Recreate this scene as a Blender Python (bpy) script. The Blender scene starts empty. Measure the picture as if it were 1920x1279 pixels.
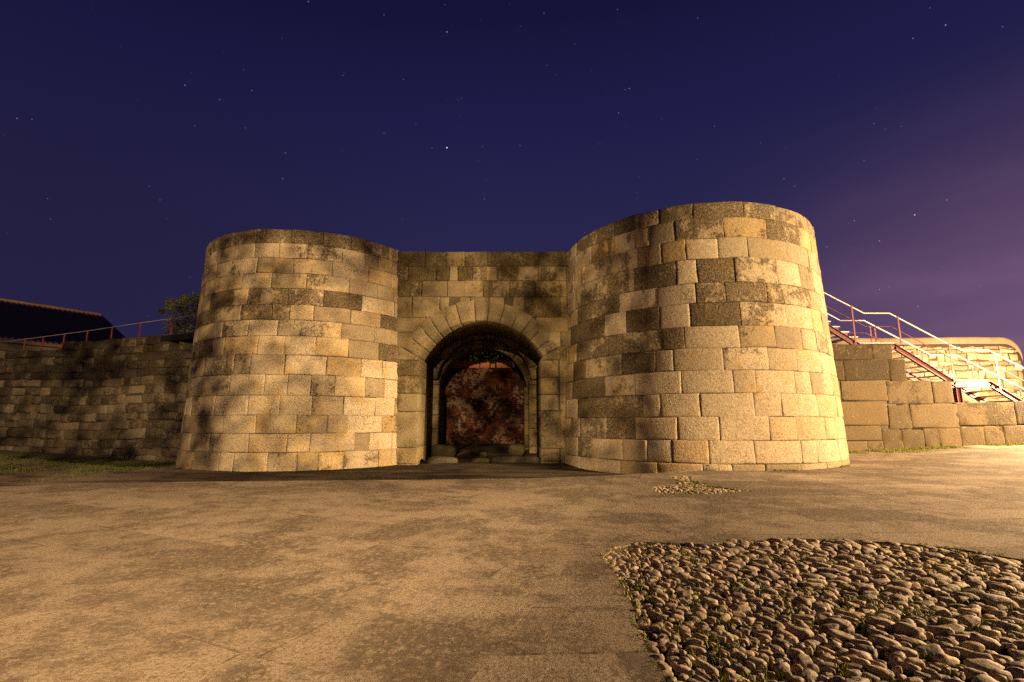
import bpy, bmesh, math, random
from mathutils import Vector, Matrix, noise
from mathutils.geometry import delaunay_2d_cdt
random.seed(11)
S = bpy.context.scene
COL = S.collection
PI = math.pi
# ------------------------------------------------------------------ camera
FPX, PITCH, CAMZ = 907.0, math.radians(9.24), 1.05
cd = bpy.data.cameras.new('camera'); cam = bpy.data.objects.new('camera', cd); COL.objects.link(cam)
cd.sensor_width = 36; cd.lens = FPX / 1920 * 36; cd.clip_end = 3000; cd.clip_start = .05
cam.location = (0, 0, CAMZ); cam.rotation_euler = (PI / 2 + PITCH, 0, 0); S.camera = cam
CP, SP = math.cos(PITCH), math.sin(PITCH)

def ray(px, py):
    u, v = (px - 960) / FPX, (639.5 - py) / FPX
    return Vector((u, CP - v * SP, SP + v * CP))
def P(px, py, Y):                       # point of the photo at depth Y
    d = ray(px, py); t = Y / d.y
    return Vector((d.x * t, Y, CAMZ + d.z * t))
def G(px, py, z=0.0):                   # point of the photo on the level z
    d = ray(px, py); t = (z - CAMZ) / d.z
    return Vector((d.x * t, d.y * t, z))
def projx(p):
    w = p.y * CP + (p.z - CAMZ) * SP
    return 960 + FPX * p.x / w
def sm(t):
    t = max(0., min(1., t)); return t * t * (3 - 2 * t)

# ------------------------------------------------------------------ objects
def thing(name, label, cat, loc=(0, 0, 0), group=None):
    o = bpy.data.objects.new(name, None); COL.objects.link(o); o.location = loc
    o['label'] = label; o['category'] = cat
    if group: o['group'] = group
    return o
class MB:
    """collects vertices and faces; builds ONE mesh object"""
    def __init__(s): s.v = []; s.f = []; s.at = []; s.cur = (0., 0., 0.); s.mi = []; s.m = 0
    def vert(s, p): s.v.append(tuple(p)); s.at.append(s.cur); return len(s.v) - 1
    def face(s, *i): s.f.append(i); s.mi.append(s.m)
    def quadstrip(s, a, b, close=False):
        n = len(a)
        for k in range(n if close else n - 1):
            j = (k + 1) % n; s.face(a[k], a[j], b[j], b[k])
    def box(s, c, size, rot=None):
        x, y, z = [q / 2 for q in size]; c = Vector(c); ids = []
        for sx in (-1, 1):
            for sy in (-1, 1):
                for sz in (-1, 1):
                    p = Vector((sx * x, sy * y, sz * z))
                    if rot: p = rot @ p
                    ids.append(s.vert(c + p))
        for q in ((0, 1, 3, 2), (4, 6, 7, 5), (0, 4, 5, 1), (2, 3, 7, 6), (0, 2, 6, 4), (1, 5, 7, 3)): s.face(*[ids[k] for k in q])
    def bar(s, a, b, w, h):             # rectangular bar from a to b
        a, b = Vector(a), Vector(b); d = b - a
        x = d.normalized(); up = Vector((0, 0, 1))
        if abs(x.z) > .98: up = Vector((0, 1, 0))
        y = up.cross(x).normalized(); z = x.cross(y)
        s.box((a + b) / 2, (d.length, w, h), Matrix((x, y, z)).transposed())
    def tube(s, pts, r, n=8, cap=True):
        pts = [Vector(p) for p in pts]; rings = []
        for k, p in enumerate(pts):
            d = (pts[min(k + 1, len(pts) - 1)] - pts[max(k - 1, 0)]).normalized()
            up = Vector((0, 0, 1)) if abs(d.z) < .95 else Vector((1, 0, 0))
            x = d.cross(up).normalized(); y = d.cross(x)
            rr = r[k] if isinstance(r, (list, tuple)) else r
            rings.append([s.vert(p + rr * (math.cos(2 * PI * j / n) * x + math.sin(2 * PI * j / n) * y)) for j in range(n)])
        for a, b in zip(rings, rings[1:]): s.quadstrip(a, b, True)
        if cap: s.face(*rings[0][::-1]); s.face(*rings[-1])
    def build(s, name, mat, parent=None, smooth=False, recalc=True):
        me = bpy.data.meshes.new(name); me.from_pydata(s.v, [], s.f)
        for k, an in enumerate(('tone', 'stain', 'rough')):
            a = me.attributes.new(an, 'FLOAT', 'POINT'); a.data.foreach_set('value', [t[k] for t in s.at])
        mats = mat if isinstance(mat, (list, tuple)) else [mat]
        for m in mats: me.materials.append(m)
        me.polygons.foreach_set('material_index', s.mi)
        if recalc:
            bm = bmesh.new(); bm.from_mesh(me); bmesh.ops.recalc_face_normals(bm, faces=bm.faces); bm.to_mesh(me); bm.free()
        if smooth: me.polygons.foreach_set('use_smooth', [True] * len(me.polygons))
        me.update()
        o = bpy.data.objects.new(name, me); COL.objects.link(o)
        if parent:
            o.parent = parent; o.matrix_parent_inverse = Matrix.Translation(parent.location).inverted()
        return o
def tag(o, label, cat, group=None):
    o['label'] = label; o['category'] = cat
    if group: o['group'] = group
    return o
def kind(o, k): o['kind'] = k; return o

# ------------------------------------------------------------------ materials
class NT:
    def __init__(s, name):
        s.mat = bpy.data.materials.new(name); s.mat.use_nodes = True
        s.t = s.mat.node_tree; s.t.nodes.clear()
        s.out = s.n('ShaderNodeOutputMaterial'); s.b = s.n('ShaderNodeBsdfPrincipled')
        s.t.links.new(s.b.outputs[0], s.out.inputs[0])
        s.b.inputs['Specular IOR Level'].default_value = .25
        s.co = s.n('ShaderNodeTexCoord').outputs['Object']
    def n(s, t, **kw):
        x = s.t.nodes.new(t)
        for k, v in kw.items(): setattr(x, k, v)
        return x
    def put(s, sock, v):
        if isinstance(v, bpy.types.NodeSocket): s.t.links.new(v, sock)
        elif v is not None: sock.default_value = (*v, 1) if isinstance(v, tuple) and len(v) == 3 and sock.type == 'RGBA' else v
    def noise(s, scale, detail=5, rough=.6, co=None, dist=0., out='Fac'):
        x = s.n('ShaderNodeTexNoise'); s.put(x.inputs['Vector'], co or s.co)
        x.inputs['Scale'].default_value = scale; x.inputs['Detail'].default_value = detail
        x.inputs['Roughness'].default_value = rough; x.inputs['Distortion'].default_value = dist
        return x.outputs[out]
    def vor(s, scale, feat='F1', co=None, out='Distance', rnd=1.):
        x = s.n('ShaderNodeTexVoronoi', feature=feat); s.put(x.inputs['Vector'], co or s.co)
        x.inputs['Scale'].default_value = scale; x.inputs['Randomness'].default_value = rnd
        return x.outputs[out]
    def map(s, v, a, b, c=0., d=1., smooth=True):
        x = s.n('ShaderNodeMapRange', interpolation_type='SMOOTHSTEP' if smooth else 'LINEAR')
        s.put(x.inputs[0], v)
        for k, q in zip((1, 2, 3, 4), (a, b, c, d)): s.put(x.inputs[k], q)
        return x.outputs[0]
    def math(s, op, a, b=0., c=None):
        x = s.n('ShaderNodeMath', operation=op); s.put(x.inputs[0], a); s.put(x.inputs[1], b)
        if c is not None: s.put(x.inputs[2], c)
        return x.outputs[0]
    def vmath(s, op, a, b=None):
        x = s.n('ShaderNodeVectorMath', operation=op); s.put(x.inputs[0], a)
        if b is not None: s.put(x.inputs[1], b)
        return x.outputs['Value'] if op in ('DISTANCE', 'DOT_PRODUCT', 'LENGTH') else x.outputs[0]
    def mix(s, f, a, b, mode='MIX'):
        x = s.n('ShaderNodeMix', data_type='RGBA', blend_type=mode)
        s.put(x.inputs['Factor'], f); s.put(x.inputs['A'], a); s.put(x.inputs['B'], b)
        return x.outputs['Result']
    def attr(s, name): return s.n('ShaderNodeAttribute', attribute_name=name).outputs['Fac']
    def bump(s, h, dist, strength=1., prev=None):
        x = s.n('ShaderNodeBump'); s.put(x.inputs['Height'], h)
        x.inputs['Distance'].default_value = dist; s.put(x.inputs['Strength'], strength)
        if prev: s.t.links.new(prev, x.inputs['Normal'])
        return x.outputs[0]
    def done(s, col, rough=.85, nor=None, spec=None):
        s.put(s.b.inputs['Base Color'], col); s.put(s.b.inputs['Roughness'], rough)
        if nor: s.t.links.new(nor, s.b.inputs['Normal'])
        if spec is not None: s.b.inputs['Specular IOR Level'].default_value = spec
        return s.mat
    def scale(s, v):
        x = s.n('ShaderNodeMapping'); s.put(x.inputs['Vector'], s.co); x.inputs['Scale'].default_value = v
        return x.outputs[0]

def stone_mat(name, lo, hi, ochre, dark, bias=0., lich=.5, bumpk=1.):
    m = NT(name)
    tone, stain, rgh = m.attr('tone'), m.attr('stain'), m.attr('rough')
    base = m.mix(m.map(tone, -1., 1.), lo, hi)
    och = m.math('FRACT', m.math('ADD', m.math('MULTIPLY', tone, 7.31), 20.))
    base = m.mix(m.map(och, .72, .95, 0., .5), base, ochre)
    base = m.mix(m.math('MULTIPLY', m.map(m.noise(1.7, 3), .52, .68), .55), base, ochre)
    base = m.mix(m.math('MULTIPLY', m.map(m.noise(5.5, 6, .65), .35, .75), .45), base, m.mix(.5, base, (.16, .12, .075)))
    grain = m.noise(40, 5, .78)
    base = m.mix(m.map(grain, .38, .56, .7, 0.), base, (.085, .062, .04))
    base = m.mix(m.map(m.noise(28, 5, .75), .52, .66, 0., .45), base, (.07, .052, .032))
    base = m.mix(m.map(m.noise(120, 2), .6, .72, 0., .45), base, (.55, .5, .4))
    pits = m.map(m.vor(26), .0, .17, 1., 0.)
    pits = m.math('MULTIPLY', pits, m.map(m.noise(9, 2), .48, .6))
    base = m.mix(m.math('MULTIPLY', pits, .6), base, dark)
    # black lichen and soot that clings to single blocks
    big = m.noise(2.1, 8, .68, dist=.4)
    mid = m.noise(13, 8, .78)
    s1 = m.math('ADD', m.math('MULTIPLY', big, .52), m.math('MULTIPLY', mid, .48))
    s1 = m.math('ADD', s1, m.math('MULTIPLY', stain, .255))
    s1 = m.math('ADD', s1, m.map(m.noise(.62, 3, .5), .35, .68, -.035, .075, False))
    sz = m.n('ShaderNodeSeparateXYZ'); m.put(sz.inputs[0], m.co)
    drip = m.noise(2.6, 6, .66, co=m.scale((1.6, 1.6, .22)))
    s1 = m.math('ADD', s1, m.math('MULTIPLY', m.map(drip, .46, .66, -.02, .10, False), m.map(sz.outputs[2], 3.2, 5.6, .35, 1.)))
    mask = m.map(s1, .60 - bias, .685 - bias)
    mask = m.math('MULTIPLY', mask, m.map(m.noise(34, 6, .78), .41, .56, .38, 1.))
    base = m.mix(m.math('MULTIPLY', mask, .93), base, dark)
    # pale crusts
    cr = m.map(m.vor(9.5), .12, .2, 1., 0.)
    cr = m.math('MULTIPLY', cr, m.map(m.noise(1.9, 4, co=m.scale((1, 1, 1.3))), .55, .66))
    base = m.mix(m.math('MULTIPLY', cr, lich), base, (.36, .32, .14))
    h = m.math('ADD', m.math('MULTIPLY', m.noise(16, 8, .72), 1.), m.math('MULTIPLY', grain, .22))
    h = m.math('SUBTRACT', h, m.math('MULTIPLY', pits, .35))
    nor = m.bump(h, .03 * bumpk, m.math('ADD', .42, m.math('MULTIPLY', rgh, .6)))
    return m.done(base, .9, nor, .15)
M = {}
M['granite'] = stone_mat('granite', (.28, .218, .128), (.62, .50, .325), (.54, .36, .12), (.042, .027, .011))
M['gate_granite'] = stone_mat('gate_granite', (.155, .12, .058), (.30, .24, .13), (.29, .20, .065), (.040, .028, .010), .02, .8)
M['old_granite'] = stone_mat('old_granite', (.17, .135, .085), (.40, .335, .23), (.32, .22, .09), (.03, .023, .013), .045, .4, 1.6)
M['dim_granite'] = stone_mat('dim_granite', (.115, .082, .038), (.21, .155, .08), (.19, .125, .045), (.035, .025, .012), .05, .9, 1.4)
M['rubble'] = stone_mat('rubble', (.15, .11, .065), (.38, .31, .215), (.28, .18, .075), (.08, .055, .03), -.06, .2, 1.5)
m = NT('mortar'); M['mortar'] = m.done(m.mix(m.noise(6, 6), (.035, .026, .016), (.11, .085, .055)), .95, m.bump(m.noise(30, 5), .02))
m = NT('pale_mortar'); M['pale_mortar'] = m.done(m.mix(m.noise(6, 6), (.04, .028, .015), (.085, .06, .035)), .95, m.bump(m.noise(30, 5), .02))
m = NT('lime_render'); M['lime_render'] = m.done(m.mix(m.noise(3, 7), (.085, .063, .037), (.17, .135, .09)), .9, m.bump(m.noise(24, 6), .02))

# paving flags
m = NT('flagstones')
def flags(ang, bw, rh, off):
    mp = m.n('ShaderNodeMapping'); m.put(mp.inputs['Vector'], m.vmath('ADD', m.co, wob)); mp.inputs['Rotation'].default_value = (0, 0, ang)
    mp.inputs['Location'].default_value = off
    b = m.n('ShaderNodeTexBrick'); m.put(b.inputs['Vector'], mp.outputs[0])
    b.inputs['Scale'].default_value = 1.; b.inputs['Brick Width'].default_value = bw; b.inputs['Row Height'].default_value = rh
    b.inputs['Mortar Size'].default_value = .010; b.inputs['Mortar Smooth'].default_value = .3; b.offset = .43; b.squash = 1.35; b.squash_frequency = 3
    b.inputs['Color1'].default_value = (0, 0, 0, 1); b.inputs['Color2'].default_value = (1, 1, 1, 1); b.inputs['Mortar'].default_value = (.5, .5, .5, 1)
    return b.outputs['Color'], b.outputs['Fac']
wob = m.n('ShaderNodeVectorMath', operation='SCALE'); m.put(wob.inputs[0], m.noise(.9, 2, out='Color')); wob.inputs['Scale'].default_value = .07
wob = wob.outputs[0]
cA, fA = flags(math.radians(24), 1.25, .62, (.3, .1, 0))
cB, fB = flags(math.radians(-3), 1.45, .55, (.2, .33, 0))
sx = m.n('ShaderNodeSeparateXYZ'); m.put(sx.inputs[0], m.co)
side = m.math('GREATER_THAN', m.math('SUBTRACT', sx.outputs[0], m.math('MULTIPLY', sx.outputs[1], .36)), -.95)
cell = m.n('ShaderNodeRGBToBW'); m.put(cell.inputs[0], m.mix(side, cA, cB)); cell = cell.outputs[0]
jn = m.mix(side, m.mix(fA, (0, 0, 0), (1, 1, 1)), m.mix(fB, (0, 0, 0), (1, 1, 1)))
jn = m.math('MULTIPLY', jn, m.math('ADD', m.map(m.noise(1.3, 3), .49, .64, .0, 1.), m.math('MULTIPLY', side, m.map(m.noise(2.1, 3), .46, .54, 0., .9)), ))
jn = m.math('MINIMUM', jn, 1.)
base = m.mix(m.map(cell, 0., 1., 0., 1., False), (.27, .212, .152), (.36, .284, .205))
base = m.mix(m.map(m.noise(3.2, 8, .7), .35, .7, .45, 0.), base, (.26, .19, .125))
D = m.math('ADD', m.math('MULTIPLY', m.noise(.8, 5, .6, dist=.6), .58), m.math('MULTIPLY', m.noise(3.8, 7, .68, dist=.3), .42))
D = m.math('ADD', D, m.math('MULTIPLY', m.math('SUBTRACT', cell, .5), m.math('ADD', -.06, m.math('MULTIPLY', side, -.05))))
reg = m.map(D, .44, .555)
wb = m.n('ShaderNodeVectorMath', operation='SCALE'); m.put(wb.inputs[0], m.noise(14, 4, .6, out='Color')); wb.inputs['Scale'].default_value = .05
vco = m.vmath('ADD', m.co, wb.outputs[0])
spot = m.math('MAXIMUM', m.map(m.vor(15, co=vco), .27, .36, 1., 0.), m.map(m.vor(31, co=vco), .26, .36, .8, 0.))
nz = m.noise(24, 7, .75)
dk1 = m.math('MULTIPLY', m.math('MULTIPLY', reg, m.map(nz, .40, .50, .45, 1.)), m.math('SUBTRACT', 1., m.math('MULTIPLY', spot, .8)))
dk2 = m.math('MULTIPLY', m.map(m.math('ADD', nz, m.math('MULTIPLY', reg, .06)), .555, .60), .75)
base = m.mix(m.math('MAXIMUM', dk1, dk2), base, (.125, .095, .066))
base = m.mix(m.map(m.noise(60, 5, .78), .38, .54, .75, 0.), base, (.10, .075, .05))
ps_ = m.math('MULTIPLY', m.map(m.vor(11, co=m.vmath('ADD', m.co, wob)), .13, .27, 1., 0.), m.map(m.noise(1.7, 3), .44, .56, 0., .85))
base = m.mix(m.math('MULTIPLY', jn, .6), base, (.05, .036, .02))
h = m.math('SUBTRACT', m.math('MULTIPLY', m.noise(28, 7, .75), 1.), m.math('MULTIPLY', jn, .7))
M['flags'] = m.done(base, .9, m.bump(h, .012, .8), .12)

# lower ground: shaded paving, the shade and its streaks painted into the colour
m = NT('shade_painted_ground')
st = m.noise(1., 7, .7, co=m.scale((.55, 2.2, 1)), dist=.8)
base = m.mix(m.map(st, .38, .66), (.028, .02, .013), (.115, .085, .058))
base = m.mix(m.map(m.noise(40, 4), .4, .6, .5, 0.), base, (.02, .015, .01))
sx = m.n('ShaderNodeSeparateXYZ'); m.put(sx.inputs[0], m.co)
base = m.mix(m.math('MULTIPLY', m.map(sx.outputs[0], -6.3, -9.5), m.map(m.noise(1.2, 6, co=m.scale((.4, 1.8, 1))), .3, .6)), base, (.24, .18, .125))  # painted shade fades into pale streaks of light towards the left
M['shade_ground'] = m.done(base, .95, m.bump(m.noise(18, 8, .7), .03, .7), .1)
m = NT('bed'); base = m.mix(m.map(m.noise(7, 5), .42, .6), (.05, .034, .016), (.17, .15, .02))
M['bed'] = m.done(m.mix(m.map(m.noise(50, 3), .4, .6), base, (.02, .015, .008)), .95, m.bump(m.noise(30, 6), .02))
# cobbles
m = NT('cobble')
rnd = m.n('ShaderNodeNewGeometry').outputs['Random Per Island']
rp = m.n('ShaderNodeValToRGB'); m.put(rp.inputs[0], rnd); e = rp.color_ramp.elements
for k, (p_, c_) in enumerate(((0, (.20, .155, .11)), (.25, (.36, .27, .175)), (.5, (.44, .32, .205)), (.72, (.33, .265, .18)), (.9, (.47, .32, .165)), (1., (.60, .50, .38)))):
    q = e[k] if k < 2 else e.new(p_); q.position = p_; q.color = (*c_, 1)
base = m.mix(m.map(m.noise(22, 6, .7), .4, .7, 0., .55), rp.outputs[0], (.12, .09, .06))
base = m.mix(m.map(m.noise(90, 3), .58, .7, 0., .4), base, (.46, .38, .28))
gz = m.n('ShaderNodeSeparateXYZ'); m.put(gz.inputs[0], m.co)
base = m.mix(m.math('MULTIPLY', m.map(gz.outputs[2], -.015, -.03), m.map(m.noise(5, 4), .45, .6)), base, (.12, .115, .02))
M['cobble'] = m.done(base, .62, m.bump(m.noise(35, 6, .65), .012, .7), .4)
# foliage, grass
def leafmat(name, a, b):
    m = NT(name); r = m.n('ShaderNodeNewGeometry').outputs['Random Per Island']
    return m.done(m.mix(r, a, b), .6, None, .3)
M['leaf'] = leafmat('olive_leaf', (.07, .075, .035), (.17, .17, .09))
M['ivy'] = leafmat('ivy_leaf', (.04, .06, .015), (.10, .13, .04))
M['grass'] = leafmat('grass_blade', (.035, .042, .008), (.105, .112, .02))
M['moss'] = leafmat('moss_tuft', (.12, .13, .012), (.27, .27, .035))
m = NT('bark'); M['bark'] = m.done(m.mix(m.noise(9, 6, co=m.scale((1, 1, .2))), (.05, .036, .022), (.14, .105, .07)), .9, m.bump(m.noise(14, 6, co=m.scale((1, 1, .25))), .03))
# metal
m = NT('orange_paint'); M['orange'] = m.done(m.mix(m.noise(9, 5), (.26, .055, .035), (.18, .038, .025)), .55)
m = NT('red_paint'); base = m.mix(m.map(m.noise(6, 6), .45, .7), (.13, .024, .02), (.08, .017, .014)); M['red'] = m.done(base, .55, m.bump(m.noise(60, 3), .003), .35)
m = NT('galvanised'); m.b.inputs['Metallic'].default_value = .35
M['steel'] = m.done(m.mix(m.noise(14, 4), (.46, .43, .38), (.62, .59, .54)), .45, None, .5)
m = NT('tread_plate'); M['tread'] = m.done(m.mix(m.noise(20, 4), (.5, .46, .42), (.66, .62, .57)), .55, None, .3)
m = NT('dark_steel'); M['dark_steel'] = m.done((.012, .009, .008), .7)
# red brick wall: brick with the remains of plaster
m = NT('old_brick')
bt = m.n('ShaderNodeTexBrick'); mp = m.n('ShaderNodeMapping'); m.put(mp.inputs['Vector'], m.co); mp.inputs['Rotation'].default_value = (-PI / 2, 0, 0)
m.put(bt.inputs['Vector'], mp.outputs[0]); bt.inputs['Scale'].default_value = 1; bt.inputs['Brick Width'].default_value = .3; bt.inputs['Row Height'].default_value = .09; bt.inputs['Mortar Size'].default_value = .008
bt.inputs['Color1'].default_value = (.17, .052, .026, 1); bt.inputs['Color2'].default_value = (.11, .034, .02, 1); bt.inputs['Mortar'].default_value = (.12, .042, .022, 1)
base = m.mix(m.map(m.noise(2.2, 6, .65, dist=.8), .42, .52), bt.outputs['Color'], (.045, .018, .012))
base = m.mix(m.map(m.math('ADD', m.math('MULTIPLY', m.noise(1.6, 4), .5), m.math('MULTIPLY', m.noise(9, 6, .7), .5)), .505, .56, 0., .85), base, (.30, .20, .14))
base = m.mix(m.map(m.noise(4.3, 5), .6, .68, 0., .8), base, (.25, .08, .035))
M['brick'] = m.done(base, .9, m.bump(m.math('ADD', m.noise(9, 7, .7), m.math('MULTIPLY', bt.outputs['Fac'], -.15)), .12), .1)
m = NT('brick_cap'); M['brick_cap'] = m.done(m.mix(m.noise(14, 6, .7), (.36, .11, .045), (.52, .20, .09)), .9, m.bump(m.noise(30, 5), .02), .1)
m = NT('roof_tile'); M['tile'] = m.done(m.mix(m.noise(5, 6), (.22, .13, .08), (.45, .27, .17)), .85, None, .1)
m = NT('plaster'); M['plaster'] = m.done(m.mix(m.noise(2.5, 6), (.13, .10, .06), (.22, .17, .11)), .9, m.bump(m.noise(20, 5), .01))
M['boulder'] = stone_mat('mossy_stone', (.085, .068, .04), (.15, .122, .075), (.12, .105, .025), (.04, .034, .016), .05, .5)

# ------------------------------------------------------------------ masonry
def block(mb, mp, u0, u1, v0, v1, ul=1., rim=.05, gap=.004, w=.011, tone=None, stain=0., rough=0., wob=.007, cell=.17, bul=.003, tilt=.45):
    """one dressed stone; mp(u, v, d) -> point, ul = metres per unit of u"""
    tone = random.uniform(-1, 1) if tone is None else tone
    mb.cur = (tone, stain, rough)
    L, H = (u1 - u0) * ul, v1 - v0
    if L < .03 or H < .03: return
    def ax(n, l):
        e = [0., .007, .02, .045]; e = [q for q in e if q < l * .3]
        inner = [e[-1] + (l - 2 * e[-1]) * k / n for k in range(1, n)]
        return e + inner + [l - q for q in e[::-1]]
    us = ax(max(2, int(L / cell)), L - 2 * gap); vs = ax(max(2, int(H / cell)), H - 2 * gap)
    c = [(random.gauss(0, wob), random.gauss(0, wob)) for _ in range(4)]
    off = random.gauss(0, .003); tu, tv = random.gauss(0, .007) * tilt, random.gauss(0, .005) * tilt; sd = Vector((random.random() * 99, random.random() * 99, 0))
    g = []
    for v in vs:
        row = []
        for u in us:
            fu, fv = u / (L - 2 * gap), v / (H - 2 * gap)
            du = sum(cc[0] * wt for cc, wt in zip(c, ((1 - fu) * (1 - fv), fu * (1 - fv), (1 - fu) * fv, fu * fv)))
            dv = sum(cc[1] * wt for cc, wt in zip(c, ((1 - fu) * (1 - fv), fu * (1 - fv), (1 - fu) * fv, fu * fv)))
            eu, ev = min(u, L - 2 * gap - u), min(v, H - 2 * gap - v)
            d = off + tu * (fu - .5) * 2 + tv * (fv - .5) * 2 - .013 * (math.exp(-eu / w) + math.exp(-ev / w))
            d += bul * min(1, 4 * fu * (1 - fu)) * min(1, 4 * fv * (1 - fv))
            q = sd + Vector((u, v, 0)); d += (.006 + .014 * rough) * noise.noise(q * 6) + .004 * noise.noise(q * 17)
            ex = .006 * noise.noise(q * 9 + Vector((7, 3, 1)))
            if eu < 1e-6 or ev < 1e-6: du += ex; dv += ex
            row.append(mb.vert(mp(u0 + (u + gap + du) / ul, v0 + v + gap + dv, d)))
        g.append(row)
    for a, b in zip(g, g[1:]): mb.quadstrip(a, b)
    loop = g[0] + [r[-1] for r in g[1:-1]] + g[-1][::-1] + [r[0] for r in g[1:-1]][::-1]
    lpos = [(us[i], vs[0]) for i in range(len(us))] + [(us[-1], q) for q in vs[1:-1]] + [(q, vs[-1]) for q in us[::-1]] + [(us[0], q) for q in vs[1:-1][::-1]]
    bk = [mb.vert(mp(u0 + (u + gap) / ul, v0 + v + gap, -rim)) for u, v in lpos]
    mb.quadstrip(loop, bk, True)
def polyblock(mb, mp, poly, depth, inset=.02, tone=None, stain=0., rough=0., sub=5):
    """a stone with a polygonal face in the (u, v) plane"""
    mb.cur = (random.uniform(-1, 1) if tone is None else tone, stain, rough)
    n0 = len(poly); cu = sum(p[0] for p in poly) / n0; cv = sum(p[1] for p in poly) / n0
    pts = []
    for k in range(n0):
        a, b = poly[k], poly[(k + 1) % n0]
        for j in range(sub): pts.append((a[0] + (b[0] - a[0]) * j / sub, a[1] + (b[1] - a[1]) * j / sub))
    off = random.gauss(0, .005); sd = Vector((random.random() * 99, 0, 0)); rings = []
    for ins, d in ((0., -depth), (.004, -.02), (.012, -.006), (.03, .002), (.09, .006)):
        r = []
        for (u, v) in pts:
            l = math.hypot(u - cu, v - cv) or 1; s = max(.15, 1 - ins * (1.6 if ins > .004 else 1.) / l)
            q = sd + Vector((u, v, 0))
            r.append(mb.vert(mp(cu + (u - cu) * s, cv + (v - cv) * s, d + (0 if d < -.03 else off + .008 * noise.noise(q * 6)))))
        rings.append(r)
    for a, b in zip(rings, rings[1:]): mb.quadstrip(a, b, True)
    c = mb.vert(mp(cu, cv, off + .008))
    for k in range(len(pts)): mb.face(rings[-1][k], rings[-1][(k + 1) % len(pts)], c)
    mb.face(*rings[0][::-1])

HT = 5.93
class Tower:
    def __init__(s, cx, cy, rb, rt, k): s.cx, s.cy, s.rb, s.rt, s.k = cx, cy, rb, rt, k
    def r(s, z): return s.rb + (s.rt - s.rb) * z / HT
    def mp(s, a, z, d):
        r = s.r(z) + d; return (s.cx + r * math.cos(a), s.cy + r * math.sin(a), z * (1 + s.k * max(0, -math.sin(a))) + (.022 * noise.noise(Vector((a * 5, s.cx, 0))) * sm(z / HT) if z > 0 else 0))
    def ang(s, px, z):                  # bearing on the drum of a joint seen at px
        D = math.hypot(s.cx, s.cy); base = math.atan2(-s.cy, -s.cx); half = math.acos(s.r(z) / D)
        lo, hi = base - half, base + half
        if projx(Vector(s.mp(lo, z, 0))) > px: return None
        if projx(Vector(s.mp(hi, z, 0))) < px: return None
        for _ in range(40):
            m_ = (lo + hi) / 2
            if projx(Vector(s.mp(m_, z, 0))) < px: lo = m_
            else: hi = m_
        return lo
    def near(s, px, py):                # height of a course seen at px, py
        Y = s.cy - s.rb
        for _ in range(4):
            p = P(px, py, Y); Y = s.cy - math.sqrt(max(.01, s.r(p.z) ** 2 - (p.x - s.cx) ** 2))
        return P(px, py, Y).z / (1 + s.k)
def build_tower(T, name, label, ys, pxn, conv, joints, dark, amin, amax, lean=0.):
    t = thing(name, label, 'tower', (T.cx, T.cy, 0))
    zs = [T.near(pxn, conv(0, y)[1]) for y in ys]
    zs[0] = HT
    body, cop = MB(), MB()
    for k in range(len(zs) - 1):
        z1, z0 = zs[k], zs[k + 1]; zm = (z0 + z1) / 2
        js = []
        for x in joints[k]:
            a = T.ang(conv(x, 0)[0], zm)
            if a is not None: js.append(a)
        if not js: js = [-PI / 2]
        edges = [a for a in js if amin < a < amax]
        a = edges[0] - random.uniform(.14, .24)
        while a > amin: edges.insert(0, a); a -= random.uniform(.14, .26)
        edges.insert(0, amin)
        a = edges[-1] + random.uniform(.14, .24)
        while a < amax: edges.append(a); a += random.uniform(.14, .26)
        edges.append(amax)
        for e0, e1 in zip(edges, edges[1:]):
            pxm = projx(Vector(T.mp((e0 + e1) / 2, zm, 0)))
            st, tn = None, None
            for (kk, x0, x1, s_, t_) in dark:
                if kk == k and conv(x0, 0)[0] <= pxm <= conv(x1, 0)[0]: st, tn = s_, t_
            if st is None:
                st = random.uniform(-.4, .4) + (.4 if k == 0 else .1 if k == 1 else 0)
            if tn is None: tn = random.uniform(-.7, .9)
            rg = random.uniform(0, .5) + (.7 if lean and math.cos((e0 + e1) / 2) > .35 else 0)
            block(cop if k == 0 else body, T.mp, e0, e1, z0, z1, T.r(zm), tone=tn, stain=st, rough=rg, w=.014 if rg < .7 else .024)
    n = 96
    mbk = body; mbk.m = 1; mbk.cur = (0, 0, 0)
    for dz in (0,):
        lo = [mbk.vert(T.mp(2 * PI * j / n, -.6, -.035)) for j in range(n)]
        hi = [mbk.vert(T.mp(2 * PI * j / n, HT - .25, -.035)) for j in range(n)]
        mbk.quadstrip(lo, hi, True); mbk.face(*hi)
    # the coping ring closes over the fill
    cop.m = 0; cop.cur = (-.3, .6, .3)
    nn = 60
    angs = [amin + (amax - amin) * j / nn for j in range(nn + 1)]
    o1 = [cop.vert(Vector(T.mp(a, HT, -.03)) + Vector((0, 0, -.006 + .012 * noise.noise(Vector((a * 9, T.cx, 0)))))) for a in angs]
    o2 = [cop.vert(T.mp(a, HT + .005, -.35)) for a in angs]; o3 = [cop.vert(T.mp(a, HT - .3, -.36)) for a in angs]
    cop.quadstrip(o1, o2); cop.quadstrip(o2, o3)
    body.build('wall', [M['granite'], M['mortar']], t, True)
    cop.build('coping', M['granite'], t, True)
    return t

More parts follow.
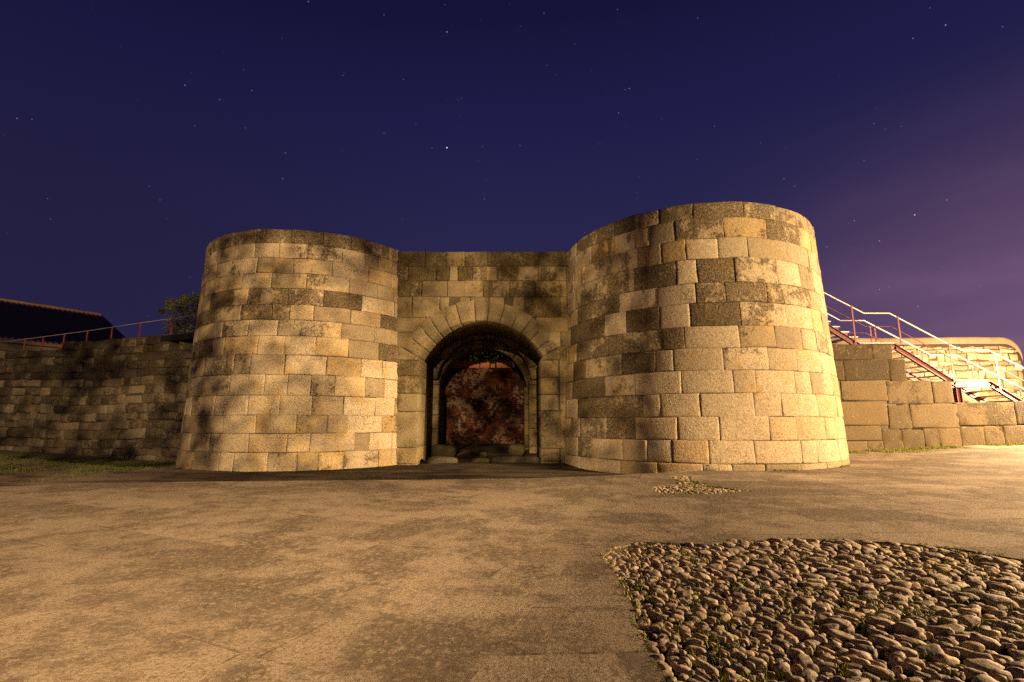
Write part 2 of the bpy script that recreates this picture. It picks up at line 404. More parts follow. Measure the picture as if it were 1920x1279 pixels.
# left tower ---------------------------------------------------------------
TL = Tower(-6.17, 15.4, 3.5, 3.34, .012)
cl = lambda x, y: (320 + x / 2.283, 360 + y / 2.283)
ysL = (155, 218, 280, 345, 410, 480, 545, 615, 695, 780, 870, 955, 1035, 1117, 1203, 1270)
jL = ((205, 270, 365, 515, 655, 775, 860, 935), (210, 285, 360, 465, 587, 737, 835, 890), (195, 245, 368, 525, 692, 850), (200, 305, 430, 582, 765, 887),
      (165, 265, 330, 500, 655, 820, 960), (190, 298, 433, 510, 612, 772, 900), (220, 330, 457, 650, 732, 873), (175, 228, 372, 485, 620, 762, 892),
      (140, 270, 340, 487, 667, 815), (130, 252, 400, 500, 600, 703, 833), (125, 188, 330, 465, 602, 740, 877), (115, 222, 362, 537, 670, 757, 905),
      (80, 165, 330, 497, 595, 788, 850), (95, 205, 265, 412, 540, 632, 740, 890, 945), (150, 300, 480, 640, 800))
dkL = ((4, 165, 265, 1.05, -.6), (4, 330, 500, .75, 0), (4, 500, 655, .55, .3), (4, 655, 820, 1.1, -.6), (4, 820, 960, -.4, .6), (5, 298, 433, .8, 0), (5, 433, 510, .5, .2),
       (5, 900, 965, 1.0, -.4), (6, 220, 330, .55, .2), (6, 330, 457, -.5, .9), (6, 457, 650, .35, .2), (7, 372, 485, -.6, .7), (7, 485, 620, -.6, .9), (7, 892, 970, 1.1, -.6),
       (8, 487, 667, -.6, .9), (8, 815, 960, .2, .6), (8, 140, 270, .5, 0), (7, 80, 175, .7, 0), (5, 100, 190, .8, -.3), (9, 703, 833, -.5, .8), (10, 330, 465, -.5, 1.), (0, 365, 515, .8, 0), (0, 515, 655, .8, 0), (0, 205, 365, .8, -.2),
       (13, 740, 890, .4, .3))
build_tower(TL, 'stone_tower', 'round granite tower on the left of the gate arch, dappled by leaf shadow', ysL, 490, cl, jL, dkL, -PI - .5, -.3)
# right tower --------------------------------------------------------------
TR = Tower(5.1, 14.07, 3.70, 3.46, .025)
cr = lambda x, y: (1040 + x / 2.369, 360 + y / 2.369)
ysR = (37, 115, 203, 293, 400, 488, 592, 690, 790, 893, 998, 1105, 1210, 1300)
jR = ((160, 262, 358, 462, 613, 838, 983, 1110), (95, 160, 265, 355, 420, 533, 750, 940, 1088), (130, 195, 280, 368, 472, 582, 725, 858, 1030, 1128),
      (90, 195, 352, 540, 632, 800, 990, 1090, 1150), (100, 190, 285, 455, 627, 760, 945, 1135, 1185), (105, 220, 315, 470, 600, 825, 1028, 1145, 1190),
      (95, 235, 300, 380, 475, 575, 820, 982, 1100, 1165), (80, 135, 295, 450, 525, 750, 950, 1075, 1185), (75, 220, 355, 560, 793, 893, 1070, 1140, 1197, 1235),
      (100, 145, 265, 390, 468, 647, 885, 1010, 1168, 1255), (110, 228, 357, 545, 733, 955, 1075, 1205, 1250), (100, 172, 300, 410, 520, 685, 890, 1100, 1165, 1265), (190, 290, 458, 660, 792, 940, 1100))
dkR = ((0, 462, 613, .6, 0), (0, 613, 838, .9, 0), (0, 838, 983, .6, .1), (1, 533, 750, .5, .1), (1, 940, 1088, .7, 0), (3, 352, 540, .85, -.2), (3, 540, 632, -.7, 1.), (3, 632, 800, .85, 0), (3, 800, 990, .3, .3),
       (4, 455, 627, .15, .5), (4, 627, 760, .6, .1), (4, 760, 945, .6, .1), (4, 945, 1135, .6, .3), (4, 100, 285, .6, -.2), (5, 315, 470, 1.0, -.5), (5, 470, 600, -.6, .9), (5, 600, 825, 1.0, -.4), (5, 220, 315, -.5, .7), (5, 825, 1028, .5, .5),
       (5, 60, 220, .9, -.4), (6, 235, 380, .65, .2), (6, 380, 575, .7, .1), (6, 95, 235, .6, 0), (6, 575, 820, 0, .5), (7, 60, 135, 1.2, -.6), (7, 135, 295, .35, 0), (7, 295, 450, 1.0, -.5), (7, 450, 525, .2, .2), (8, 60, 220, .9, -.2),
       (8, 220, 355, .3, .3), (9, 100, 145, 1.0, -.6), (9, 145, 265, .75, .2), (9, 265, 390, .55, 0), (10, 60, 110, .2, .2), (10, 110, 228, .6, 0), (10, 228, 357, .75, -.1), (11, 100, 172, .6, 0), (8, 893, 1140, -.8, 1.), (9, 468, 885, -.6, .6),
       (9, 1010, 1168, -.8, 1.), (8, 560, 793, -.5, .7), (10, 357, 545, -.6, .8), (10, 545, 955, -.6, .7), (11, 890, 1300, -.8, .9), (10, 955, 1300, -.8, .8), (9, 1168, 1300, -.8, .8), (7, 525, 750, -.2, .3))
build_tower(TR, 'stone_tower', 'taller looking round granite tower on the right of the gate arch, beside the stairs', ysR, 1420, cr, jR, dkR, -PI - .25, .45, 1.)

# gate wall ----------------------------------------------------------------
YG = 13.6
cg = lambda x, y: (720 + x / 2.842, 450 + y / 2.842)
def gp(x, y):
    p = P(*cg(x, y), YG); return (p.x, p.z)
gmap = lambda u, v, d: (u, YG - d, v)
gate = thing('gate_wall', 'ancient granite gate wall with an arched opening between two round towers', 'gate wall', (-.8, YG, 0))
C0 = gp(511, 772); R1 = gp(515, 430)[1] - C0[1]; R2 = gp(515, 325)[1] - C0[1]
C0 = (C0[0], C0[1] - .22); R1 += .22; R2 += .22
HW = (gp(818, 772)[0] - gp(208, 772)[0]) / 2 + .09; CX = gp(511, 772)[0]; ZS = gp(515, 640)[1]
wall = MB()
XL, XR = gp(20, 400)[0], gp(1010, 400)[0]
rows = ((68, 140, (20, 60, 210, 325, 425, 550, 690, 830, 975, 1020), .75), (140, 217, (20, 60, 122, 272, 345, 390, 470, 542, 600, 715, 840, 920, 975, 1020), .45),
        (217, 303, (20, 65, 140, 200, 335, 425, 527, 670, 808, 975, 1020), .3), (303, 412, (20, 62, 150, 298, 400, 460, 560, 640, 750, 940, 975, 1020), .15),
        (412, 490, (20, 60, 232, 330, 700, 800, 975, 1020), .05), (490, 570, (20, 62, 262, 760, 938, 980, 1020), 0), (570, 645, (20, 85, 232, 800, 965, 1020), .1))
dkG = {(0, 1): 1., (0, 2): .9, (0, 3): .3, (1, 2): .9, (1, 4): -.4, (1, 5): 1.0, (1, 7): -.6, (1, 10): .7, (2, 3): -.6, (2, 4): -.4, (6, 1): .9, (2, 7): .6, (2, 8): .4, (3, 8): .6}
Rm = (R1 + R2) / 2
for k, (y0, y1, xs, st) in enumerate(rows):
    z1, z0 = gp(515, y0)[1], gp(515, y1)[1]
    if k == 0: z1 = HT
    for j, (a, b) in enumerate(zip(xs, xs[1:])):
        u0, u1 = gp(a, 300)[0], gp(b, 300)[0]
        lo, hi = z0 - C0[1], z1 - C0[1]
        if lo < R1 + .25:               # ends hidden behind the voussoirs
            half = math.sqrt(max(0, Rm ** 2 - lo ** 2)) if lo < Rm else 0
            if half > .05:
                if u0 < C0[0] - half < u1: u1 = C0[0] - half
                elif u0 < C0[0] + half < u1: u0 = C0[0] + half
                elif abs((u0 + u1) / 2 - C0[0]) < half:
                    xm = max(abs(u0 - C0[0]), abs(u1 - C0[0])); zl = C0[1] + math.sqrt(max(0, R2 * R2 - xm * xm)) - .12
                    if z1 - zl > .08: block(wall, lambda u, v, d: (u, YG - d + .018, v), u0, u1, zl, z1, tone=random.uniform(-.5, .6), stain=random.uniform(0, .4), rough=.3)
                    continue
        block(wall, gmap, u0, u1, z0, z1, tone=random.uniform(-.8, .8), stain=dkG.get((k, j), random.uniform(-.2, .3) + st), rough=.3)
# lower stones beside the jambs
low_l = ((640, 725), (725, 818), (818, 915), (915, 1108), (1108, 1195), (1195, 1290))
low_r = ((640, 732), (732, 825), (825, 910), (910, 1112), (1112, 1180), (1180, 1290))
jl, jr = MB(), MB()
jd = 2.4
def jamb(mb, xs0, xs1, segs, ring_lim, sgn):
    for (y0, y1) in segs:
        z1, z0 = gp(515, y0)[1], gp(515, y1)[1]
        a, b = xs0 + random.uniform(-.06, .06) * (sgn < 0), xs1 + random.uniform(-.06, .06) * (sgn > 0)
        poly = [(a + .003, z0 + .003), (b - .003, z0 + .003), (b - .003, z1 - .003), (a + .003, z1 - .003)]
        polyblock(mb, gmap, poly, jd, tone=random.uniform(-.3, 1), stain=random.uniform(-.3, .3) + (.6 if y0 in (640, 725) and sgn < 0 else 0), rough=.4)
jx_l = gp(60, 900)[0]; jx_r = gp(938, 900)[0]
jamb(jl, jx_l, CX - HW, low_l, 0, -1); jamb(jr, CX + HW, jx_r, low_r, 0, 1)
for segs, a, b in ((low_l, XL, jx_l - .005), (low_r, jx_r + .005, XR)):
    for (y0, y1) in segs: block(wall, gmap, a, b, gp(515, y1)[1], gp(515, y0)[1], tone=random.uniform(-.5, .8), stain=random.uniform(-.3, .3))
arch = MB()
angs = [q * .91 for q in (-66, -57, -47, -38, -28, -17.5, -4.5, 6, 17, 28, 38, 48, 58, 66)]
inner_lim = math.degrees(math.asin(min(1, HW / R1)))
def voussoirs(mb, mp, c, r1, r2, angs, depth, out=.0, st=(-.3, .2)):
    for a, b in zip(angs, angs[1:]):
        a_, b_ = math.radians(a) + .0015, math.radians(b) - .0015
        rr = r2 * random.uniform(.985, 1.02)
        f = lambda r, t: (c[0] + r * math.sin(t), c[1] + r * math.cos(t))
        mid = (a_ + b_) / 2
        poly = [f(r1, a_), f(r1 * math.cos((b_ - a_) / 4) ** -.2, mid), f(r1, b_), f(rr, b_), f(rr, mid), f(rr, a_)]
        polyblock(mb, lambda u, v, d: mp(u, v, d + out), poly, depth, tone=random.uniform(-.5, .9), stain=random.uniform(*st), rough=.4, sub=3)
voussoirs(arch, gmap, C0, R1, R2, angs, 2.4, .003)
for sg, jx in ((-1, jx_l), (1, jx_r)):  # springers under the first voussoirs
    t_ = math.radians(60.2); xi, zi = C0[0] + sg * R1 * math.sin(t_), C0[1] + R1 * math.cos(t_); xo, zo = C0[0] + sg * R2 * math.sin(t_), C0[1] + R2 * math.cos(t_)
    poly = [(CX + sg * HW, ZS), (jx, ZS), (jx, zo), (xo, zo), (xi, zi)]
    polyblock(arch, gmap, poly if sg > 0 else poly[::-1], 2.4, tone=.2, stain=.3, rough=.4)
# springers: fill between last voussoir and the jamb heads
# inner, lower rings of the passage
inner = MB(); 
def ring(mb, Y, hw, CX, apex_px, depth, zbot=-.3):
    za = P(901, apex_px, Y).z; zc = za - hw * 1.06
    mp = lambda u, v, d: (u, Y - d, v)
    voussoirs(mb, mp, (CX, zc), hw * 1.06, hw * 1.06 + .5, [-84 + 14 * k for k in range(13)], depth, 0., (.2, .7))
    z = zbot
    while z < zc + .1:
        h = random.uniform(.4, .6)
        for sg in (-1, 1):
            a, b = sorted((CX + sg * hw, CX + sg * (hw + .55)))
            polyblock(mb, mp, [(a, z), (b, z), (b, min(z + h, zc + .15) - .004), (a, min(z + h, zc + .15) - .004)], depth, stain=random.uniform(0, .5))
        z += h
ring(inner, YG + 2.44, 1.49, -.93, 450 + 520 / 2.842, .6)
ring(inner, YG + 3.06, 1.45, -1.03, 450 + 572 / 2.842, 1.0)
# core of the wall: a slab with the arch cut out, three stretches
def slab(mb, y0, y1, hw, rad, c, zspr, x0, x1, zt, zb=-.5):
    pts = [(CX - hw, zb)] + [(CX - hw, zspr)]
    a0 = math.asin(min(1, hw / rad))
    pts += [(CX + rad * math.sin(t), c + rad * math.cos(t)) for t in [-a0 + 2 * a0 * k / 24 for k in range(25)]]
    pts += [(CX + hw, zspr), (CX + hw, zb)]
    outr = []
    for (x, z) in pts:
        if z <= zspr + 1e-6: outr.append((x0 if x < CX else x1, z))
        else:
            t = (x - CX) / hw; outr.append((CX + (x1 - CX) * t if t > 0 else CX + (CX - x0) * t, zt))
    A = [mb.vert((x, y0, z)) for x, z in pts]; B = [mb.vert((x, y1, z)) for x, z in pts]
    Cc = [mb.vert((x, y0, z)) for x, z in outr]; D = [mb.vert((x, y1, z)) for x, z in outr]
    mb.quadstrip(A, B); mb.quadstrip(A, Cc); mb.quadstrip(B, D); mb.quadstrip(Cc, D)
wall.m = 1; wall.cur = (0, .3, 0)
slab(wall, YG + .04, YG + 2.36, HW + .08, Rm - .1, C0[1], ZS, XL, XR, HT - .03)
slab(wall, YG + 2.5, YG + 4.0, 1.75, 1.95, P(901, 633, YG + 2.44).z - 1.75, 1.4, XL, XR, HT - .06)
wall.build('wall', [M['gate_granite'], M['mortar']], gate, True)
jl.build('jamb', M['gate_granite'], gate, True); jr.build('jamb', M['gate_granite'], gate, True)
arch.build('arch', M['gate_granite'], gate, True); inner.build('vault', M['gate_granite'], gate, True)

# red brick wall seen through the arch -------------------------------------
YB = 18.6
bw = thing('brick_wall', 'crumbling red brick wall closing the passage behind the arch', 'wall', (-.8, YB, 0))
zt = P(901, 688, YB).z; mb = MB()
nx = 60; x0, x1 = -3.2, 1.7
fr = []
for i in range(25):
    z = -.3 + (zt + .3) * i / 24
    fr.append([mb.vert((x0 + (x1 - x0) * k / nx, YB + .05 * noise.noise(Vector((k * .3, i * .3, 0))) + .03 * noise.noise(Vector((k * .9, i * .9, 4))), z)) for k in range(nx + 1)])
for a, b in zip(fr, fr[1:]): mb.quadstrip(a, b)
bk = [mb.vert((x0 + (x1 - x0) * k / nx, YB + .5, zt)) for k in range(nx + 1)]; mb.quadstrip(fr[-1], bk)
bk2 = [mb.vert((x0 + (x1 - x0) * k / nx, YB + .5, -.3)) for k in range(nx + 1)]; mb.quadstrip(bk, bk2)
mb.build('wall', M['brick'], bw, True)
mb = MB(); mb.cur = (0, 0, 0)
for (a, b, h) in ((848, 873, 10), (873, 899, 11), (901, 918, 12), (920, 928, 5), (931, 950, 11), (951, 962, 7), (840, 846, 3), (964, 975, 4), (820, 838, 6)):
    pa, pb = P(a, 688, YB), P(b, 688 - h, YB)
    mb.box(((pa.x + pb.x) / 2, YB + .2, (zt - .02 + pb.z) / 2), (pb.x - pa.x, .44, pb.z - zt + .05), Matrix.Rotation(random.uniform(-.04, .04), 3, 'Y'))
mb.build('coping', M['brick_cap'], bw)

# ------------------------------------------------------------------ curtain walls
def polyline_map(pts):
    seg = []; L = 0
    for a, b in zip(pts, pts[1:]):
        a, b = Vector(a), Vector(b); l = (b - a).length; seg.append((L, l, a, (b - a) / l)); L += l
    def f(u, v, d):
        for k, (s0, l, a, t) in enumerate(seg):
            if u <= s0 + l or k == len(seg) - 1:
                p = a + t * (u - s0); n = Vector((t.y, -t.x)); p = p + n * d; return (p.x, p.y, v)
        return None
    f.L = L; f.seg = seg
    return f
wl = thing('curtain_wall', 'long rough granite wall in shade left of the towers, grass at its foot', 'wall', (-14, 17, 0))
LW = [(-27, 19.2), (-19.6, 18.3), (-15.2, 17.2), (-12.2, 16.35), (-8.8, 15.6)]
wm = polyline_map(LW)
def topz(u):
    x = wm(u, 0, 0)[0]
    b = 3.62 + .40 * sm((x + 19.6) / 8.8)
    b += .07 * noise.noise(Vector((x * .9, 3, 0))) * 2
    if x > -11.75: b -= .34
    return b
mb = MB(); z = -.75
while z < 4.2:
    h = random.uniform(.23, .34); u = random.uniform(-.3, 0)
    while u < wm.L:
        l = random.uniform(.22, .75); u1 = min(u + l, wm.L)
        if topz((u + u1) / 2) > z + h * .55 and u1 - u > .1:
            left = wm((u + u1) / 2, 0, 0)[0] < -17.5
            zz = z + random.uniform(-.02, .02)
            off = random.gauss(0, .02) + (random.choice((0, 0, .1, .06)) if left else 0)
            block(mb, lambda a, b, d, off=off: wm(max(0, a), b + .035 * math.sin(a * .9), d + off), max(0, u), u1, z, z + h + random.uniform(-.015, .01), rim=.22, w=.024, gap=.009, wob=.022,
                  tone=random.uniform(-.9, .8), stain=random.uniform(-.2, .6) + (.5 if z > 2.4 else 0), rough=1.1, cell=.22, bul=.02)
        u = u1
    z += h
wallL = mb
mb.m = 1
us = [wm.L * k / 60 for k in range(61)]
a = [mb.vert(wm(u, -.8, -.06)) for u in us]; b = [mb.vert(wm(u, topz(u) - .2, -.06)) for u in us]; c = [mb.vert(wm(u, topz(u) - .15, -1.6)) for u in us]; d = [mb.vert(wm(u, -.8, -1.6)) for u in us]
mb.quadstrip(a, b); mb.quadstrip(b, c); mb.quadstrip(c, d)
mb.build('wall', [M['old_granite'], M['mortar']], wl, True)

YR = 15.0
wr = thing('curtain_wall', 'low stepped wall of big granite blocks in front of the stairs on the right', 'wall', (13, YR, 0))
cw = lambda x, y: (1500 + x / 3.552, 520 + y / 3.552)
def wp(x, y):
    p = P(*cw(x, y), YR); return (p.x, p.z)
rmap = lambda u, v, d: (u, YR - d, v)
brs = [(150, 215, 535, 445, 550), (535, 668, 445, 548), (130, 325, 552, 685), (325, 635, 550, 685), (635, 745, 548, 690), (130, 292, 688, 825), (292, 600, 686, 822), (600, 905, 690, 845), (905, 1040, 692, 840),
       (130, 585, 828, 985), (590, 740, 850, 1010), (740, 1050, 845, 1003), (1042, 1435, 835, 988), (1435, 1700, 825, 980), (1700, 2080, 820, 975), (2080, 2500, 815, 970), (2500, 3000, 810, 965), (3000, 3600, 805, 960), (130, 530, 988, 1090), (530, 590, 1012, 1090),
       (130, 425, 1092, 1250), (425, 535, 1090, 1250), (535, 662, 1015, 1250), (662, 808, 1012, 1250), (808, 908, 1005, 1250), (908, 1050, 1003, 1250), (1050, 1205, 992, 1250), (1205, 1335, 990, 1250), (1335, 1480, 985, 1250), (1480, 1640, 982, 1250), (1640, 1800, 980, 1250), (1800, 2300, 975, 1250), (2300, 3000, 970, 1250), (3000, 3600, 965, 1250)]
mb = MB()
for q in brs:
    if len(q) == 5: q = (q[1] - 90, q[2], q[3], q[4])
    xa, xb, ya, yb = q
    u0, u1 = wp(xa, 900)[0], wp(xb, 900)[0]; z1, z0 = wp(800, ya)[1], wp(800, yb)[1]
    top = ya < 560
    block(mb, rmap, u0, u1, z0, z1, rim=.75, tone=random.uniform(-.8, .7), stain=random.uniform(-.3, .1) + (.65 if top else .35 if ya in (825, 835, 690) else 0), rough=.6, w=.012, wob=.01, bul=-.003, tilt=0.)
mb.m = 1; mb.cur = (0, 0, 0)
steps = ((150, 660, 455), (660, 740, 560), (740, 1035, 700), (1035, 3600, 845))
for xa, xb, ya in steps:
    u0, u1 = wp(xa, 900)[0], wp(xb, 900)[0]; z1 = wp(800, ya)[1]
    mb.box(((u0 + u1) / 2, YR + .42, (z1 - .5) / 2), (u1 - u0 - .02, .72, z1 + .5))
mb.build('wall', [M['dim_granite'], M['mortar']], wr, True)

# rubble wall behind the stairs
YU = 19.5
ru = thing('rubble_wall', 'pale floodlit rubble wall with rounded end, floodlit behind the stairs', 'wall', (16, YU, 0))
ru['label'] = 'pale floodlit rubble wall with a smooth rounded top behind the stairs'
zr = P(1700, 633, YU).z; xr0, xr1 = 9.0, P(1921, 700, YU).x
zc0 = P(1700, 650, YU).z
umap = lambda u, v, d: (u, YU - d, v)
def rtop(x):                            # rounded far end
    e = xr1 - x; R = .75
    return zr - (R - math.sqrt(max(0, R * R - (R - e) ** 2)) if e < R else 0) + .04 * sm((x - 15) / 4)
mb = MB(); z = 0.4
while z < zc0 - .05:
    h = min(random.uniform(.16, .34), zc0 - z); u = xr0
    while u < xr1 - .12:
        l = random.uniform(.2, .62)
        u1 = min(u + l, xr1 - .05)
        if rtop(u1) > z + h: block(mb, lambda a, b, d: umap(a + .03 * noise.noise(Vector((a * 3, b * 3, 0))), b + .05 * noise.noise(Vector((a * 2, b * 2, 5))), d), u, u1, z, z + h, rim=.1, w=.035, gap=.014, wob=.03, tone=random.uniform(-1, 1), stain=random.uniform(-.5, .2), rough=.8, cell=.12, bul=.03)
        u = u1
    z += h
mb.m = 1
xs = [xr0 + (xr1 - xr0) * k / 40 for k in range(36)] + [xr1 - .75 + .75 * math.sin(PI / 2 * k / 14) for k in range(15)]
xs = sorted(xs)
a = [mb.vert((x, YU + .03, 0)) for x in xs]; b = [mb.vert((x, YU + .03, rtop(x) - .05)) for x in xs]; c = [mb.vert((x, YU + .75, rtop(x) - .05)) for x in xs]; d = [mb.vert((x, YU + .75, 0)) for x in xs]
mb.quadstrip(a, b); mb.quadstrip(b, c); mb.quadstrip(c, d); mb.face(a[-1], b[-1], c[-1], d[-1])
mb.build('wall', [M['rubble'], M['pale_mortar']], ru, True)
mb = MB(); pr = []
for t, (dy, dz) in enumerate(((-.02, -.30), (-.035, -.12), (-.02, -.03), (.06, .0), (.72, .0), (.8, -.04), (.8, -.3))):
    row = []
    for x in xs:
        zz = min(rtop(x) + dz * (1 if t in (0, 6) else 1), rtop(x))
        row.append(mb.vert((x, YU + dy + .012 * noise.noise(Vector((x * 2, t, 0))), zz + .012 * noise.noise(Vector((x * 1.7, t * .2, 3))))))
    pr.append(row)
for a, b in zip(pr, pr[1:]): mb.quadstrip(a, b)
mb.build('coping', M['lime_render'], ru, True)

# ------------------------------------------------------------------ staircase
YN, YF = 16.2, 17.3
stx = thing('metal_staircase', 'red steel staircase with bright handrails behind the stepped stone wall', 'staircase', (13, 16.7, 0))
cs = lambda x, y: (1540 + x / 8.525, 530 + y / 8.525)      # close views of the photo
ct = lambda x, y: (1680 + x / 7.104, 620 + y / 7.104)
N = lambda q: P(*q, YN); Fp = lambda q: P(*q, YF)
rail_n = [N((1495, 522)), N(cs(75, 180)), N(cs(680, 490)), N(cs(1085, 490)), N(ct(690, 180)), N(ct(865, 257)), N(ct(1220, 257)), N(ct(1700, 500)), N((1990, 725))]
rail_f = [Fp((1500, 560)), Fp(cs(120, 510)), Fp(cs(300, 606)), Fp(cs(680, 606)), Fp(ct(375, 270))]
dx = rail_f[3] - rail_n[3]
rail_f += [rail_n[5] + dx, rail_n[6] + dx, rail_n[8] + dx]
rail_f = rail_f[:4] + [Vector((q.x, YF, q.z)) for q in rail_f[5:]]
for pts in (rail_n, rail_f):
    r_ = MB(); r_.tube(pts, .022, 10); r_.build('handrail', M['steel'], stx, True)
for pts, y in ((rail_n, YN), (rail_f, YF)):
    r_ = MB(); r_.tube([q - Vector((0, 0, .46)) for q in pts], .014, 6); r_.build('midrail', M['red'], stx, True)
# landings and flights (near side line of the walking surface)
zL1 = N(cs(900, 965)).z; zL2 = N(ct(1000, 662)).z
xl1a, xl1b = N(cs(600, 965)).x, N(cs(1160, 965)).x
xl2a, xl2b = N(ct(780, 662)).x, N(ct(1245, 662)).x
def rail_post(x, y, zb, pts):
    zt_ = None
    for a, b in zip(pts, pts[1:]):
        if a.x <= x <= b.x: zt_ = a.z + (b.z - a.z) * (x - a.x) / (b.x - a.x)
    m_ = MB(); m_.box((x, y, (zb + zt_) / 2), (.048, .018, zt_ - zb)); m_.build('post', M['red'], stx)
for q in (cs(530, 1000), cs(1250, 985), ct(755, 690), ct(1370, 825)):
    p = N(q); rail_post(p.x, YN - .07, p.z, rail_n)
for q in (cs(830, 950), cs(905, 975), ct(398, 480), ct(318, 365), ct(1070, 688), ct(1690, 860)):
    p = Fp(q); rail_post(p.x, YF + .07, p.z - .05, rail_f)
def flight(xa, za, xb, zb, n):
    for y in (YN, YF):
        m_ = MB()
        A, B = Vector((xa, y, za - .14)), Vector((xb, y, zb - .14))
        m_.bar(A, B, .012, .20)
        for s_ in (1, -1): m_.bar(A + Vector((0, .03 * (1 if y == YF else -1), s_ * .098)), B + Vector((0, .03 * (1 if y == YF else -1), s_ * .098)), .07, .012)
        m_.build('stringer', M['red'], stx)
    for k in range(n):
        f_ = (k + .5) / n; x = xa + (xb - xa) * f_; zz = za + (zb - za) * (k + 1) / (n + 1) + .03
        m_ = MB(); m_.box((x, (YN + YF) / 2, zz), (.32, YF - YN - .05, .03)); t_ = m_.build('tread', M['tread'], stx)
        for y in (YN + .05, YF - .05):
            m2 = MB()
            ids = [m2.vert((x + a_, y + b_, zz + c_)) for b_ in (-.006, .006) for (a_, c_) in ((-.12, -.017), (.14, -.017), (.09, -.15), (-.12, -.06))]
            m2.face(0, 1, 2, 3); m2.face(7, 6, 5, 4)
            for k2 in range(4): m2.face(k2, (k2 + 1) % 4, 4 + (k2 + 1) % 4, 4 + k2)
            m2.build('bracket', M['red'], t_)
s2 = (zL1 - zL2) / (xl2a - xl1b)
flight(xl1a - 3.2, zL1 + 3.2 * s2, xl1a, zL1, 11)
flight(xl1b, zL1, xl2a, zL2, 7)
flight(xl2b, zL2, xl2b + 2.6, zL2 - 2.6 * s2, 9)
for (a_, b_, z_) in ((xl1a, xl1b, zL1), (xl2a, xl2b, zL2)):
    m_ = MB(); m_.box(((a_ + b_) / 2, (YN + YF) / 2, z_), (b_ - a_, YF - YN, .03)); l_ = m_.build('landing', M['tread'], stx)
    for y in (YN, YF):
        m_ = MB(); m_.box(((a_ + b_) / 2, y, z_ - .13), (b_ - a_ + .1, .012, .2))
        for s_ in (1, -1): m_.box(((a_ + b_) / 2, y + (.03 if y == YF else -.03), z_ - .13 + s_ * .098), (b_ - a_ + .1, .07, .012))
        m_.build('landing_beam', M['red'], l_)
pc = N(ct(850, 800))
m_ = MB(); m_.box((pc.x, YN + .1, (zL2 - .25) / 2), (.16, .012, zL2 - .23)); m_.box((pc.x - .08, YN + .1, (zL2 - .25) / 2), (.012, .16, zL2 - .23)); m_.box((pc.x + .08, YN + .1, (zL2 - .25) / 2), (.012, .16, zL2 - .23)); m_.build('column', M['red'], stx)

# walkway railing behind the left wall
wk = thing('walkway_railing', 'thin red posts and slim grey rail along the top of the left wall', 'railing', (-14, 17.5, 3.5))
c5 = lambda x, y: (x / 3.28, 530 + y / 3.28)
def rail_at(px, py):
    t = px / 365; return P(px, py, 20.2 + (16.9 - 20.2) * t)
rp_ = [rail_at(-120, 657), rail_at(*c5(100, 355)), rail_at(*c5(540, 297)), rail_at(*c5(870, 247)), rail_at(*c5(1065, 220)), rail_at(400, 583)]
m_ = MB(); m_.tube(rp_, .014, 8); m_.build('rail', M['steel'], wk, True)
for px, y0, y1 in ((155, 346, 440), (268, 333, 420), (398, 316, 400), (540, 297, 400), (692, 273, 380), (868, 247, 360), (1063, 220, 340)):
    a_ = rail_at(*c5(px, y0)); b_ = rail_at(*c5(px, y1))
    m_ = MB(); m_.box((a_.x, a_.y, (a_.z + b_.z) / 2), (.05, .02, a_.z - b_.z)); m_.build('post', M['orange'], wk)
a_ = P(*c5(1030, 352), 16.55); b_ = P(378, 631, 16.2)
m_ = MB(); m_.bar(a_, b_, .5, .20); m_.build('deck', M['dark_steel'], wk)
m_ = MB(); m_.bar(a_ + Vector((.55, -.26, .03)), b_ + Vector((0, -.26, .03)), .02, .15); m_.build('deck_edge', M['orange'], wk)

# ------------------------------------------------------------------ house
hs = thing('house', 'low house with a dark tiled roof rising behind the left wall', 'house', (-24, 27, 0))
u_ = Vector((.51, .86, 0)); n_ = Vector((.86, -.51, 0))
E1 = Vector((-21.8, 28.2, 5.75)) + n_ * 2.6 - Vector((0, 0, 1.21)) - u_ * 1.1; E0 = E1 - u_ * 7.2; R1_ = E1 - n_ * 6.1 + Vector((0, 0, 2.83)); R0_ = E0 - n_ * 6.1 + Vector((0, 0, 2.83))
B1 = E1 - n_ * 12.2; B0 = E0 - n_ * 12.2
mb = MB()
w0 = [E0 + u_ * .15 - n_ * .25, E1 - u_ * .15 - n_ * .25, B1 - u_ * .15 + n_ * .25, B0 + u_ * .15 + n_ * .25]
lo = [mb.vert((p.x, p.y, 0)) for p in w0]; hi = [mb.vert((p.x, p.y, 4.5)) for p in w0]; mb.quadstrip(lo, hi, True)
for q, (i, j) in ((R0_ + u_ * .15, (0, 3)), (R1_ - u_ * .15, (1, 2))): k = mb.vert(q - Vector((0, 0, .1))); mb.face(hi[i], hi[j], k)
mb.build('wall', M['plaster'], hs)
def roof(mb, e0, e1, r0, r1):
    nc = 34; rws = 12; L = (e1 - e0); Sl = (r0 - e0); nrm = L.cross(Sl).normalized()
    if nrm.z < 0: nrm = -nrm
    g = []
    for i in range(rws + 1):
        for lip in ((0, 1) if 0 < i < rws else (0,)):
            row = []
            for j in range(nc * 4 + 1):
                w_ = .05 * (0.5 + .5 * math.cos(2 * PI * j / 4)) - (.035 if lip else 0) + .015 * noise.noise(Vector((j * .2, i, 0)))
                row.append(mb.vert(e0 + L * (j / (nc * 4)) + Sl * (i / rws) + nrm * (w_ + .04)))
            g.append(row)
    for a, b in zip(g, g[1:]): mb.quadstrip(a, b)
    und = [mb.vert(e0 - nrm * .06), mb.vert(e1 - nrm * .06), mb.vert(r1 - nrm * .06), mb.vert(r0 - nrm * .06)]; mb.face(*und)
    mb.face(und[0], und[1], g[0][-1], g[0][0]); mb.face(und[1], und[2], g[-1][-1], g[0][-1]); mb.face(und[0], und[3], g[-1][0], g[0][0])
